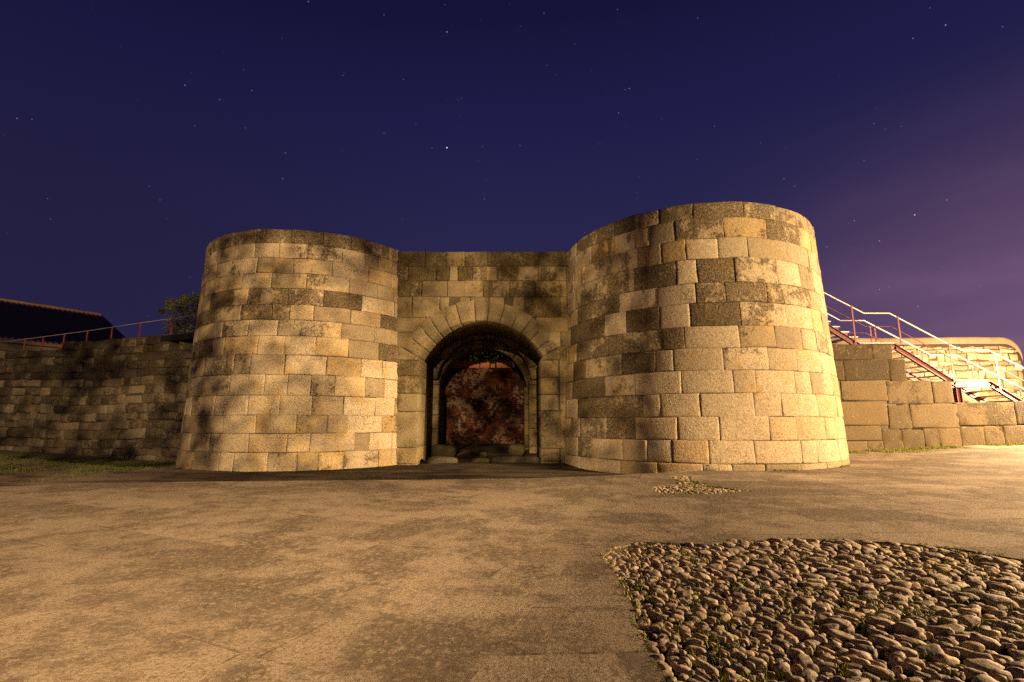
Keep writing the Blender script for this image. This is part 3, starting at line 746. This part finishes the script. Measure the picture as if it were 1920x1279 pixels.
mb = MB(); roof(mb, E0 - u_ * .1, E1 + u_ * .1, R0_ - u_ * .1, R1_ + u_ * .1); roof(mb, B1 + u_ * .1, B0 - u_ * .1, R1_ + u_ * .1, R0_ - u_ * .1)
mb.tube([R0_ - u_ * .1 + Vector((0, 0, .05)), R1_ + u_ * .1 + Vector((0, 0, .05))], .11, 8)
mb.build('roof', M['tile'], hs, True, False)

# ------------------------------------------------------------------ plants
def leaves(mb, centre, rad, n, size, flat=1., shell=.35):
    c = Vector(centre)
    for _ in range(n):
        d = Vector((random.gauss(0, 1), random.gauss(0, 1), random.gauss(0, 1))).normalized() * rad * random.uniform(shell, 1.) ** .6
        d.z *= flat; p = c + d
        a = Vector((random.gauss(0, 1), random.gauss(0, 1), random.gauss(0, .7))).normalized(); b = a.cross(Vector((random.gauss(0, 1), random.gauss(0, 1), random.gauss(0, 1)))).normalized()
        l = size * random.uniform(.6, 1.3); w = l * .3
        i = [mb.vert(p), mb.vert(p + a * l * .5 + b * w), mb.vert(p + a * l), mb.vert(p + a * l * .5 - b * w)]; mb.face(*i)
def plant(name, label, cat, base, top_r, clumps, n, size, mat, stems):
    t = thing(name, label, cat, base)
    mb = MB(); tr = MB()
    for (c, r) in clumps: leaves(mb, c, r, n, size)
    for (a, b, r0) in stems:
        a, b = Vector(a), Vector(b); mid = (a + b) / 2 + Vector((random.uniform(-.1, .1), random.uniform(-.1, .1), 0)) * (b - a).length
        tr.tube([a, mid, b], [r0, r0 * .75, r0 * .35], 7)
    mb.build('crown', mat, t, False, False); tr.build('trunk', M['bark'], t, True)
    return t
YT = 18.3
def at(px, py): return P(px, py, YT + random.uniform(-.4, .4))
cl_ = [(at(x, y), r) for x, y, r in ((335, 595, .5), (352, 575, .42), (345, 610, .55), (365, 590, .5), (378, 575, .5), (372, 605, .6), (392, 595, .6), (325, 612, .35), (322, 568, .18), (349, 561, .2), (338, 574, .25), (368, 560, .22), (400, 610, .6), (330, 630, .4), (355, 630, .6), (380, 630, .6), (304, 584, .09), (318, 580, .1))]
bs = P(360, 700, YT); bs.z = 2.0
plant('olive_bush', 'wispy dark olive bush beside the left tower above the wall', 'bush', bs, 1, cl_, 430, .075, M['leaf'], [(bs, c, .05) for c, r in cl_[:9]])
YV = 19.6
cv = [(P(x, y, YV + random.uniform(-.1, .2)), r) for x, y, r in ((865, 668, .22), (880, 662, .25), (895, 668, .28), (908, 664, .28), (922, 670, .28), (935, 672, .2), (945, 672, .16), (850, 664, .25), (872, 654, .25), (895, 655, .28), (918, 656, .28), (940, 660, .25), (960, 668, .25), (955, 658, .2), (840, 672, .2), (905, 648, .25), (885, 676, .25), (905, 678, .3), (925, 680, .25), (860, 680, .2), (950, 680, .18))]
vb = P(905, 760, YV); vb.z = .2
plant('ivy_bush', 'dark leafy bush showing over the red brick wall under the arch', 'bush', vb, 1, cv, 800, .09, M['ivy'], [(vb, c, .03) for c, r in cv[:6]])
# tree behind the viewer whose leaves shade the left tower and the gate
LAMP1 = Vector((-1.6, -10.0, 6.8))
tb = Vector((-11.0, -3.2, 0)); cl_ = []
random.seed(5)
for gi in range(22):                    # gaps set by column to shade the left tower and gate
    for gj in range(8):
        if random.random() < (.45 if gi < 9 else .03 if gi < 17 else .36): continue
        cl_.append((Vector((-7.5 + .36 * gi + random.uniform(-.15, .15), -3. + random.uniform(-.8, .8), 4.75 + .36 * gj + random.uniform(-.14, .14))), random.uniform(.26, .5)))
limb = [tb + Vector((0, 0, 4.6)), Vector((-6.0, -3.1, 6.4)), Vector((-2.0, -2.9, 6.9))]
tw = [(limb[0] * (1 - q) + limb[1] * q if q < 1 else limb[1] * (2 - q) + limb[2] * (q - 1)) for q in [2 * k / 30 for k in range(31)]]
plant('plane_tree', 'leafy street tree standing on the paving across from the left tower', 'tree', tb, 1, cl_, 44, .13, M['leaf'],
      [(tb, limb[0], .17), (limb[0], limb[1], .04), (limb[1], limb[2], .025)] + [(min(tw, key=lambda q: (q - c).length), c, .008) for c, r in cl_[::4]])

# ------------------------------------------------------------------ ground
lip = [Vector((-60, 3.0, 0)), Vector((-20, 6.6, 0)), G(0, 913), G(150, 906), G(480, 902), G(800, 899.5), G(1000, 897), G(1130, 892), G(1250, 886), G(1380, 880), G(1490, 874.5)]
def lipy(x):
    for a, b in zip(lip, lip[1:]):
        if a.x <= x <= b.x: return a.y + (b.y - a.y) * (x - a.x) / (b.x - a.x)
    return 3. if x < -60 else 12.
def zpav(x, y):
    return .30 * sm((y - 10) / 5.5) * sm((x - 8) / 9) + .06 * sm((x - 5) / 3) * sm((y - 9.5) / 4)
def zgr(x, y):
    z = -.17 + .05 * sm((x + 3) / 2) * sm((y - 12) / 1.5)
    z -= .15 * sm((y - 12) / 3.5) * sm((-6 - x) / 3)
    z += .34 * min(1.6, max(0, (-10.5 - x) / 9.5))
    if -3.2 < x < 1.8: z += .28 * sm((y - 14.6) / 3.5)
    if x > 6: z += .3 * sm((y - 15.2) / .6)
    if y > 20: z += (y - 20) * .004
    ly = lipy(x)
    lim = -.035 if y > ly - .3 else -.12
    if y < ly + 1.2: z = min(z, lim + max(0, (y - ly)) * .06)
    return z + .012 * noise.noise(Vector((x * 1.3, y * 1.3, 0)))
def axis(lo, hi, stp, far):
    a = [lo + (hi - lo) * k / int((hi - lo) / stp) for k in range(int((hi - lo) / stp) + 1)]
    q = stp; l, r = lo, hi
    while r < far: q *= 1.5; l -= q; r += q; a.insert(0, l); a.append(r)
    return a
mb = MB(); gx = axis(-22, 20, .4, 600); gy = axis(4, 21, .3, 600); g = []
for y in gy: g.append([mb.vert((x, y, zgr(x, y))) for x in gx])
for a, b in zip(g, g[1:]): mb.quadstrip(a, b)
kind(mb.build('ground', M['shade_ground'], None, True), 'structure')

def pip(p, poly):
    c = False; n = len(poly)
    for k in range(n):
        a, b = poly[k], poly[k - 1]
        if (a[1] > p[1]) != (b[1] > p[1]) and p[0] < (b[0] - a[0]) * (p[1] - a[1]) / (b[1] - a[1]) + a[0]: c = not c
    return c
def ragged(pts, amp, n):
    out = []
    for k in range(len(pts)):
        a, b = pts[k], pts[(k + 1) % len(pts)]; l = (b - a).length; m_ = max(1, int(l / n))
        for j in range(m_):
            p = a + (b - a) * j / m_; out.append((p.x + random.uniform(-amp, amp), p.y + random.uniform(-amp, amp)))
    return out
patchA = ragged([G(*q) for q in ((1127, 1047), (1150, 1027), (1200, 1017), (1262, 1018), (1330, 1021), (1372, 1013), (1480, 1009), (1580, 1012), (1700, 1019), (1800, 1029), (1920, 1050), (2180, 1095))] + [Vector((5.6, 2.2, 0)), Vector((3.6, .5, 0)), Vector((1.2, 1.0, 0))] + [G(*q) for q in ((1275, 1320), (1250, 1279), (1215, 1220), (1194, 1175), (1185, 1130), (1160, 1085))], .008, .11)
patchB = ragged([G(*q) for q in ((1222, 918), (1228, 912), (1270, 908), (1272, 902), (1252, 893), (1296, 893), (1300, 902), (1330, 911), (1408, 921), (1345, 926), (1240, 926))], .012, .2)
outer = [(p.x, p.y) for p in lip] + [(7.0, 11.6), (8.0, 13.2), (8.4, 15.3), (60, 15.35), (60, -40), (-60, -40)]
pts, edges = [], []
for poly in (outer, patchA, patchB):
    s0 = len(pts); pts += [Vector(p) for p in poly]; edges += [(s0 + k, s0 + (k + 1) % len(poly)) for k in range(len(poly))]
y = -39.
while y < 15.2:
    x = -59.
    while x < 60:
        q = (x + random.uniform(-.1, .1), y)
        near = abs(x) < 18 and -1 < y
        if pip(q, outer) and not pip(q, patchA) and not pip(q, patchB): pts.append(Vector(q))
        x += .7 if near else 4
    y += .7 if y > -1 else 4
vs, es, fs, *_ = delaunay_2d_cdt(pts, edges, [], 0, 1e-5)
mb = MB()
for v in vs: mb.vert((v.x, v.y, zpav(v.x, v.y)))
fs2 = []
for f in fs:
    c = (sum(vs[i].x for i in f) / 3, sum(vs[i].y for i in f) / 3)
    if pip(c, outer) and not pip(c, patchA) and not pip(c, patchB): mb.face(*f); fs2.append(f)
cnt = {}
for f in fs2:
    for k in range(len(f)):
        e = (f[k], f[(k + 1) % len(f)]); cnt[tuple(sorted(e))] = cnt.get(tuple(sorted(e)), []) + [e]
for kx, l in cnt.items():
    if len(l) == 1:
        a, b = l[0]; va, vb_ = vs[a], vs[b]
        i, j = mb.vert((va.x, va.y, zpav(va.x, va.y) - .22)), mb.vert((vb_.x, vb_.y, zpav(vb_.x, vb_.y) - .22))
        a2, b2 = mb.vert((va.x, va.y, zpav(va.x, va.y))), mb.vert((vb_.x, vb_.y, zpav(vb_.x, vb_.y)))
        mb.face(b2, a2, i, j)
kind(mb.build('pavement', M['flags'], None, False), 'structure')

# cobbles: bed and stones in one sheet of paving
ico = bmesh.new(); bmesh.ops.create_icosphere(ico, subdivisions=3, radius=1); IV = [v.co.copy() for v in ico.verts]; IF = [[v.index for v in f.verts] for f in ico.faces]; ico.free()
ico = bmesh.new(); bmesh.ops.create_icosphere(ico, subdivisions=2, radius=1); JV = [v.co.copy() for v in ico.verts]; JF = [[v.index for v in f.verts] for f in ico.faces]; ico.free()
def cobbles(name, poly, sizef, theta, low, rise):
    mb = MB(); mb.m = 1
    x0, x1 = min(p[0] for p in poly), max(p[0] for p in poly); y0, y1 = min(p[1] for p in poly), max(p[1] for p in poly)
    bp = [Vector(p) for p in poly]; gp_ = []
    yy = y0
    while yy < y1:
        xx = x0
        while xx < x1:
            if pip((xx, yy), poly): gp_.append(Vector((xx + random.uniform(-.02, .02), yy)))
            xx += .12
        yy += .12
    v_, e_, f_, *_ = delaunay_2d_cdt(bp + gp_, [(k, (k + 1) % len(bp)) for k in range(len(bp))], [], 0, 1e-5)
    for v in v_: mb.vert((v.x, v.y, -.05 + .01 * noise.noise(Vector((v.x * 8, v.y * 8, 0)))))
    for f in f_:
        if pip((sum(v_[i].x for i in f) / 3, sum(v_[i].y for i in f) / 3), poly): mb.face(*f)
    mb.m = 0
    st = []; ctn, stn = math.cos(theta), math.sin(theta); K = 1.9
    grid = {}; cs_ = .25
    for att in range(45000):
        p = (random.uniform(x0, x1), random.uniform(y0, y1))
        if not pip(p, poly): continue
        a = sizef(p) * (random.uniform(.6, 1.35) if att < 15000 else random.uniform(.3, .6))
        q = (p[0] * ctn + p[1] * stn, (-p[0] * stn + p[1] * ctn) * K)
        ok = True; gi, gj = int(p[0] // cs_), int(p[1] // cs_)
        for i in (-1, 0, 1):
            for j in (-1, 0, 1):
                for (q2, a2) in grid.get((gi + i, gj + j), ()):
                    if (q[0] - q2[0]) ** 2 + (q[1] - q2[1]) ** 2 < (1.0 * (a + a2)) ** 2: ok = False; break
                if not ok: break
            if not ok: break
        if ok: grid.setdefault((gi, gj), []).append((q, a)); st.append((p, a))
    for (p, a) in st:
        th = theta + random.gauss(0, .3); c, s = math.cos(th), math.sin(th)
        b = a / K * random.uniform(.88, 1.1); h = rise * random.uniform(.8, 1.25) * (a / .07) ** .5
        tx, ty = random.gauss(0, .12), random.gauss(0, .16); sd = Vector((random.random() * 50, random.random() * 50, 0))
        V, F_ = (JV, JF) if low else (IV, IF); b0 = len(mb.v); e = random.uniform(.62, .9)
        zb = -.026 + random.gauss(0, .006)
        for q in V:
            x = math.copysign(abs(q.x) ** e, q.x) * a; y = math.copysign(abs(q.y) ** e, q.y) * b; z = math.copysign(abs(q.z) ** .7, q.z) * h
            k = 1 + .26 * noise.noise(sd + q * 1.2) + .09 * noise.noise(sd + q * 3.5)
            x *= k; y *= k; z = z * k + x * tx + y * ty
            mb.vert((p[0] + x * c - y * s, p[1] + x * s + y * c, zb + z))
        for f in F_: mb.face(*[b0 + i for i in f])
    o = mb.build(name, [M['cobble'], M['bed']], None, True, False)
    kind(o, 'structure'); return st
sA = lambda p: .034 + .02 * sm((p[0] - .7) / 1.8) + .012 * sm((2.6 - p[1]) / 1.) + .012 * noise.noise(Vector((p[0] * 1.5, p[1] * 1.5, 0)))
stA = cobbles('cobble_paving', patchA, sA, math.radians(-20), False, .031)
stB = cobbles('cobble_paving', patchB, lambda p: .040, math.radians(-20), True, .032)

# grass at the foot of the left wall, moss along the right one, weeds between the cobbles
def blades(mb, p, n, h, spread):
    for _ in range(n):
        b = Vector(p) + Vector((random.gauss(0, spread), random.gauss(0, spread), -.005)); t = random.uniform(0, 2 * PI)
        w = Vector((math.cos(t), math.sin(t), 0)) * h * .12; l = Vector((random.gauss(0, .45), random.gauss(0, .45), 1)).normalized() * h * random.uniform(.5, 1.3)
        i = [mb.vert(b - w), mb.vert(b + w), mb.vert(b + l * .6 + w * .6), mb.vert(b + l + Vector((l.x, l.y, 0)) * .5), mb.vert(b + l * .6 - w * .6)]; mb.face(*i)
def wally(x):
    for a, b in zip(LW, LW[1:]):
        if a[0] <= x <= b[0]: return a[1] + (b[1] - a[1]) * (x - a[0]) / (b[0] - a[0])
    return 15.
edge = [G(-300, 900, .0), G(0, 889, -.05), G(110, 881, -.15), G(250, 874, -.25), G(330, 869, -.3)]
mb = MB()
for _ in range(9000):
    x = random.uniform(-21, -9.3); yw = wally(x)
    ye = None
    for a, b in zip(edge, edge[1:]):
        if a.x <= x <= b.x: ye = a.y + (b.y - a.y) * (x - a.x) / (b.x - a.x)
    if ye is None: ye = 10.
    ye += .5 * noise.noise(Vector((x * .8, 0, 0))); 
    if ye > yw: continue
    y = random.uniform(ye, yw)
    if noise.noise(Vector((x * .7, y * .7, 9))) < -.28: continue
    blades(mb, (x, y, zgr(x, y)), 5, random.uniform(.03, .065), .05)
kind(mb.build('grass', M['grass'], None, False, False), 'stuff')
mb = MB()
for _ in range(4200):
    x = random.uniform(9.6, 19); y = YR - .02 - abs(random.gauss(0, .2 if x > 12 else .45))
    if noise.noise(Vector((x * .9, 4, 9))) < -.15: continue
    blades(mb, (x, y, zpav(x, y)), 4, random.uniform(.03, .06), .03)
for _ in range(240):
    t = random.random(); a_ = -PI / 2 - .1 + t * 1.2; q = TR.mp(a_, 0.05, .04 + abs(random.gauss(0, .05)))
    if noise.noise(Vector((a_ * 6, 1, 1))) > .1: blades(mb, (q[0], q[1], zpav(q[0], q[1])), 4, .05, .03)
kind(mb.build('moss', M['moss'], None, False, False), 'stuff')
mb = MB()
def spawn(poly, stones, n, h):
    x0, x1 = min(p[0] for p in poly), max(p[0] for p in poly); y0, y1 = min(p[1] for p in poly), max(p[1] for p in poly)
    for _ in range(n):
        p = (random.uniform(x0, x1), random.uniform(y0, y1))
        if not pip(p, poly) or noise.noise(Vector((p[0] * 2.6, p[1] * 2.6, 2))) < .02: continue
        if any((p[0] - s[0][0]) ** 2 + (p[1] - s[0][1]) ** 2 < (s[1] * .55) ** 2 for s in stones): continue
        blades(mb, (p[0], p[1], -.02), 6, h * random.uniform(.6, 1.3), .012)
spawn(patchA, stA, 8000, .034); spawn(patchB, stB, 2600, .035)
for poly, h in ((patchA, .03), (patchB, .04)):
    for k, p in enumerate(poly):
        if noise.noise(Vector((p[0] * 2.5, p[1] * 2.5, 7))) > -.1:
            for _ in range(3): blades(mb, (p[0] + random.gauss(0, .02), p[1] + random.gauss(0, .02), -.005), 5, h, .015)
kind(mb.build('weeds', M['moss'], None, False, False), 'stuff')

# stones lying in the gateway
def boulder(name, label, px0, px1, py0, py1, Y, dep, sq=.6, cat='boulder', rot=0):
    a, b = P(px0, py1, Y), P(px1, py0, Y); c = (a + b) / 2; hx, hz = (b.x - a.x) / 2, (b.z - a.z) / 2
    mb = MB(); sd = Vector((random.random() * 90, 0, 0)); mb.cur = (random.uniform(-.5, .6), random.uniform(.2, .6), .7)
    R = Matrix.Rotation(rot, 3, 'Y')
    for q in IV:
        p = Vector([math.copysign(abs(t) ** sq, t) for t in q]); k = 1 + .14 * noise.noise(sd + q * 1.5) + .05 * noise.noise(sd + q * 4)
        mb.vert(R @ Vector((p.x * hx * k, p.y * dep * k, p.z * hz * 1.12 * k)) + c + Vector((0, dep, -.04)))
    for f in IF: mb.face(*f)
    o = mb.build(name, M['boulder'], None, True, False); o.data.transform(Matrix.Translation(-c)); o.location = c
    return tag(o, label, cat)
c4 = lambda x, y: (780 + x / 7.68, 800 + y / 7.68)
for (x0, x1, y0, y1, Y, dep, lb, sq) in ((140, 590, 425, 560, 13.75, .3, 'long mossy stone at the foot of the left arch jamb', .55), (790, 1070, 440, 560, 13.8, .25, 'squat mossy stone in the middle of the gateway sill', .6),
        (1115, 1790, 415, 560, 13.7, .3, 'longest low stone block at the foot of the right arch jamb', .5), (200, 570, 255, 420, 15.3, .3, 'dark stone block inside the passage against its left side', .45),
        (1330, 1570, 245, 420, 15.2, .28, 'pale rounded stone leaning inside the passage on the right', .6), (905, 1025, 350, 440, 14.9, .12, 'small round stone lying alone inside the arched passage', .8),
        (600, 900, 300, 400, 16.0, .3, 'flat mossy stone under the dry branch in the passage', .7)):
    boulder('boulder', lb, *(c4(x0, y0)[0], c4(x1, y0)[0]), c4(x0, y0)[1], c4(x0, y1)[1], Y, dep, sq)
mb = MB(); a_, b_ = P(*c4(590, 412), 14.6), P(*c4(905, 322), 14.9)
mb.tube([a_, (a_ * 2 + b_) / 3 + Vector((0, 0, .02)), (a_ + 2 * b_) / 3 + Vector((0, .02, .03)), b_], [.016, .022, .02, .012], 7); mb.tube([(a_ + 2 * b_) / 3 + Vector((0, .02, .03)), b_ + Vector((-.05, .1, .16))], [.012, .006], 6)
tag(mb.build('branch', M['bark'], None, True), 'thin dry branch lying across the stones in the passage', 'branch')

# ------------------------------------------------------------------ lamps
def lamp(name, loc, power, col, rad, aim=None, cone=None):
    l = bpy.data.lights.new(name, 'SPOT' if aim else 'POINT'); l.energy = power; l.color = col; l.shadow_soft_size = rad
    o = bpy.data.objects.new(name, l); COL.objects.link(o); o.location = loc
    if aim:
        o.rotation_euler = (Vector(aim) - Vector(loc)).to_track_quat('-Z', 'Y').to_euler(); l.spot_size = math.radians(cone); l.spot_blend = .35
    return o
SOD = (1., .685, .36)
lamp('unseen_flood_light', LAMP1, 30000, SOD, .085, (-7.6, 13, 2.4), 57)
lamp('unseen_flood_light', (17, 2.4, 5.0), 27000, SOD, .1, (10.0, 12.6, 2.9), 63)
lamp('unseen_flood_light', (16.2, 2.0, 4.7), 27000, SOD, .1, (2.0, 4.4, .2), 54)  # added twin of the lamp above: lights the cobbles, spares the left tower
lamp('unseen_flood_light', (18.2, 14.72, 2.6), 10500, (1., .68, .36), .12)

# ------------------------------------------------------------------ night sky
W = bpy.data.worlds.new('World'); S.world = W; W.use_nodes = True
class WT(NT):
    def __init__(s, t): s.t = t
w = WT(W.node_tree); t = W.node_tree; t.nodes.clear()
out = w.n('ShaderNodeOutputWorld'); bg = w.n('ShaderNodeBackground'); t.links.new(bg.outputs[0], out.inputs[0])
w.co = w.n('ShaderNodeTexCoord').outputs['Generated']
dirn = w.vmath('NORMALIZE', w.co)
sep = w.n('ShaderNodeSeparateXYZ'); w.put(sep.inputs[0], dirn)
def lin(c): return tuple((q / 255 / 12.92 if q / 255 <= .04045 else ((q / 255 + .055) / 1.055) ** 2.4) for q in c)
rp = w.n('ShaderNodeValToRGB'); w.put(rp.inputs[0], sep.outputs[2]); e = rp.color_ramp.elements
for k, (p_, c_) in enumerate(((0., (46, 42, 80)), (.8, (14, 14, 40)), (.22, (44, 40, 78)), (.38, (40, 37, 76)), (.55, (31, 29, 72)), (.68, (22, 21, 57)))):
    q = e[k] if k < 2 else e.new(p_); q.position = p_; q.color = (*lin(c_), 1)
colr = w.mix(1., rp.outputs[0], w.n('ShaderNodeRGB').outputs[0], 'MULTIPLY'); t.nodes.remove(colr.node)
dk = w.map(sep.outputs[0], -.75, .0, .70, 1.)
cmb = w.n('ShaderNodeCombineXYZ')
for k in range(3): w.put(cmb.inputs[k], dk)
colr = w.mix(1., rp.outputs[0], cmb.outputs[0], 'MULTIPLY')
glow = w.math('MULTIPLY', w.map(sep.outputs[0], .3, .84), w.map(sep.outputs[2], .52, .08))
cl_n = w.noise(2.2, 4, .5, co=w.vmath('MULTIPLY', dirn, (1.2, 1.2, 6)))
glow = w.math('MULTIPLY', glow, w.map(cl_n, .35, .68, .8, 1.15))
colr = w.mix(glow, colr, lin((128, 95, 128)))
# faint stars
vs_ = w.n('ShaderNodeTexVoronoi', feature='F1'); w.put(vs_.inputs['Vector'], dirn); vs_.inputs['Scale'].default_value = 62.
br = w.n('ShaderNodeSeparateXYZ'); w.put(br.inputs[0], vs_.outputs['Color'])
st = w.math('MULTIPLY', w.map(vs_.outputs['Distance'], .028, .06, 1., 0.), w.math('POWER', br.outputs[0], 4.))
stars = w.math('MULTIPLY', st, .22)
for (x, y, b, r) in ((838, 277, 4., 2.2), (838, 60, 1.6, 1.5), (578, 3, 1., 1.4), (347, 160, .9, 1.4), (535, 287, .9, 1.4), (530, 335, 1., 1.4), (720, 250, .8, 1.3), (643, 142, .7, 1.2), (412, 187, .8, 1.3), (472, 170, .9, 1.3), (32, 222, .7, 1.4), (60, 224, .5, 1.3),
                     (810, 278, .7, 1.3), (975, 273, .8, 1.3), (908, 373, 1., 1.4), (1020, 25, .8, 1.3), (1160, 212, 1.2, 1.4), (1180, 166, 1.2, 1.4), (1172, 168, .7, 1.2), (1470, 335, .8, 1.3), (1490, 349, .7, 1.3), (1551, 463, 1., 1.4), (1602, 414, .9, 1.4), (1649, 452, 1.2, 1.4), (1715, 403, 2., 1.8),
                     (1773, 47, 1.2, 1.5), (1775, 375, .8, 1.4), (1712, 72, .7, 1.4), (1690, 237, .5, 1.3), (1340, 237, .7, 1.3), (1308, 34, .7, 1.3), (300, 375, .5, 1.3), (1426, 268, .5, 1.2), (865, 185, .5, 1.2), (720, 28, .6, 1.3), (1649, 543, 1., 1.4), (1721, 575, .9, 1.4), (1594, 622, 1., 1.4), (365, 236, .6, 1.2), (460, 240, .5, 1.2), (755, 410, .4, 1.2), (1125, 270, .5, 1.2), (1880, 50, .6, 1.3), (905, 275, .5, 1.2)):
    d = ray(x, y).normalized()
    s_ = w.map(w.vmath('DISTANCE', dirn, tuple(d)), .0002 * r, .0007 * r, b * .48, 0.)
    stars = w.math('ADD', stars, s_)
sc = w.n('ShaderNodeVectorMath', operation='SCALE'); sc.inputs[0].default_value = (.62, .64, .78); w.put(sc.inputs['Scale'], stars)
fin = w.vmath('ADD', colr, sc.outputs[0])
t.links.new(fin, bg.inputs[0]); bg.inputs[1].default_value = 1.
S.view_settings.view_transform = 'Standard'; S.view_settings.look = 'None'; S.view_settings.gamma = 1; S.view_settings.exposure = 0
S.cycles.use_denoising = False
S.cycles.max_bounces = 6; S.cycles.sample_clamp_indirect = 2; S.cycles.sample_clamp_direct = 6
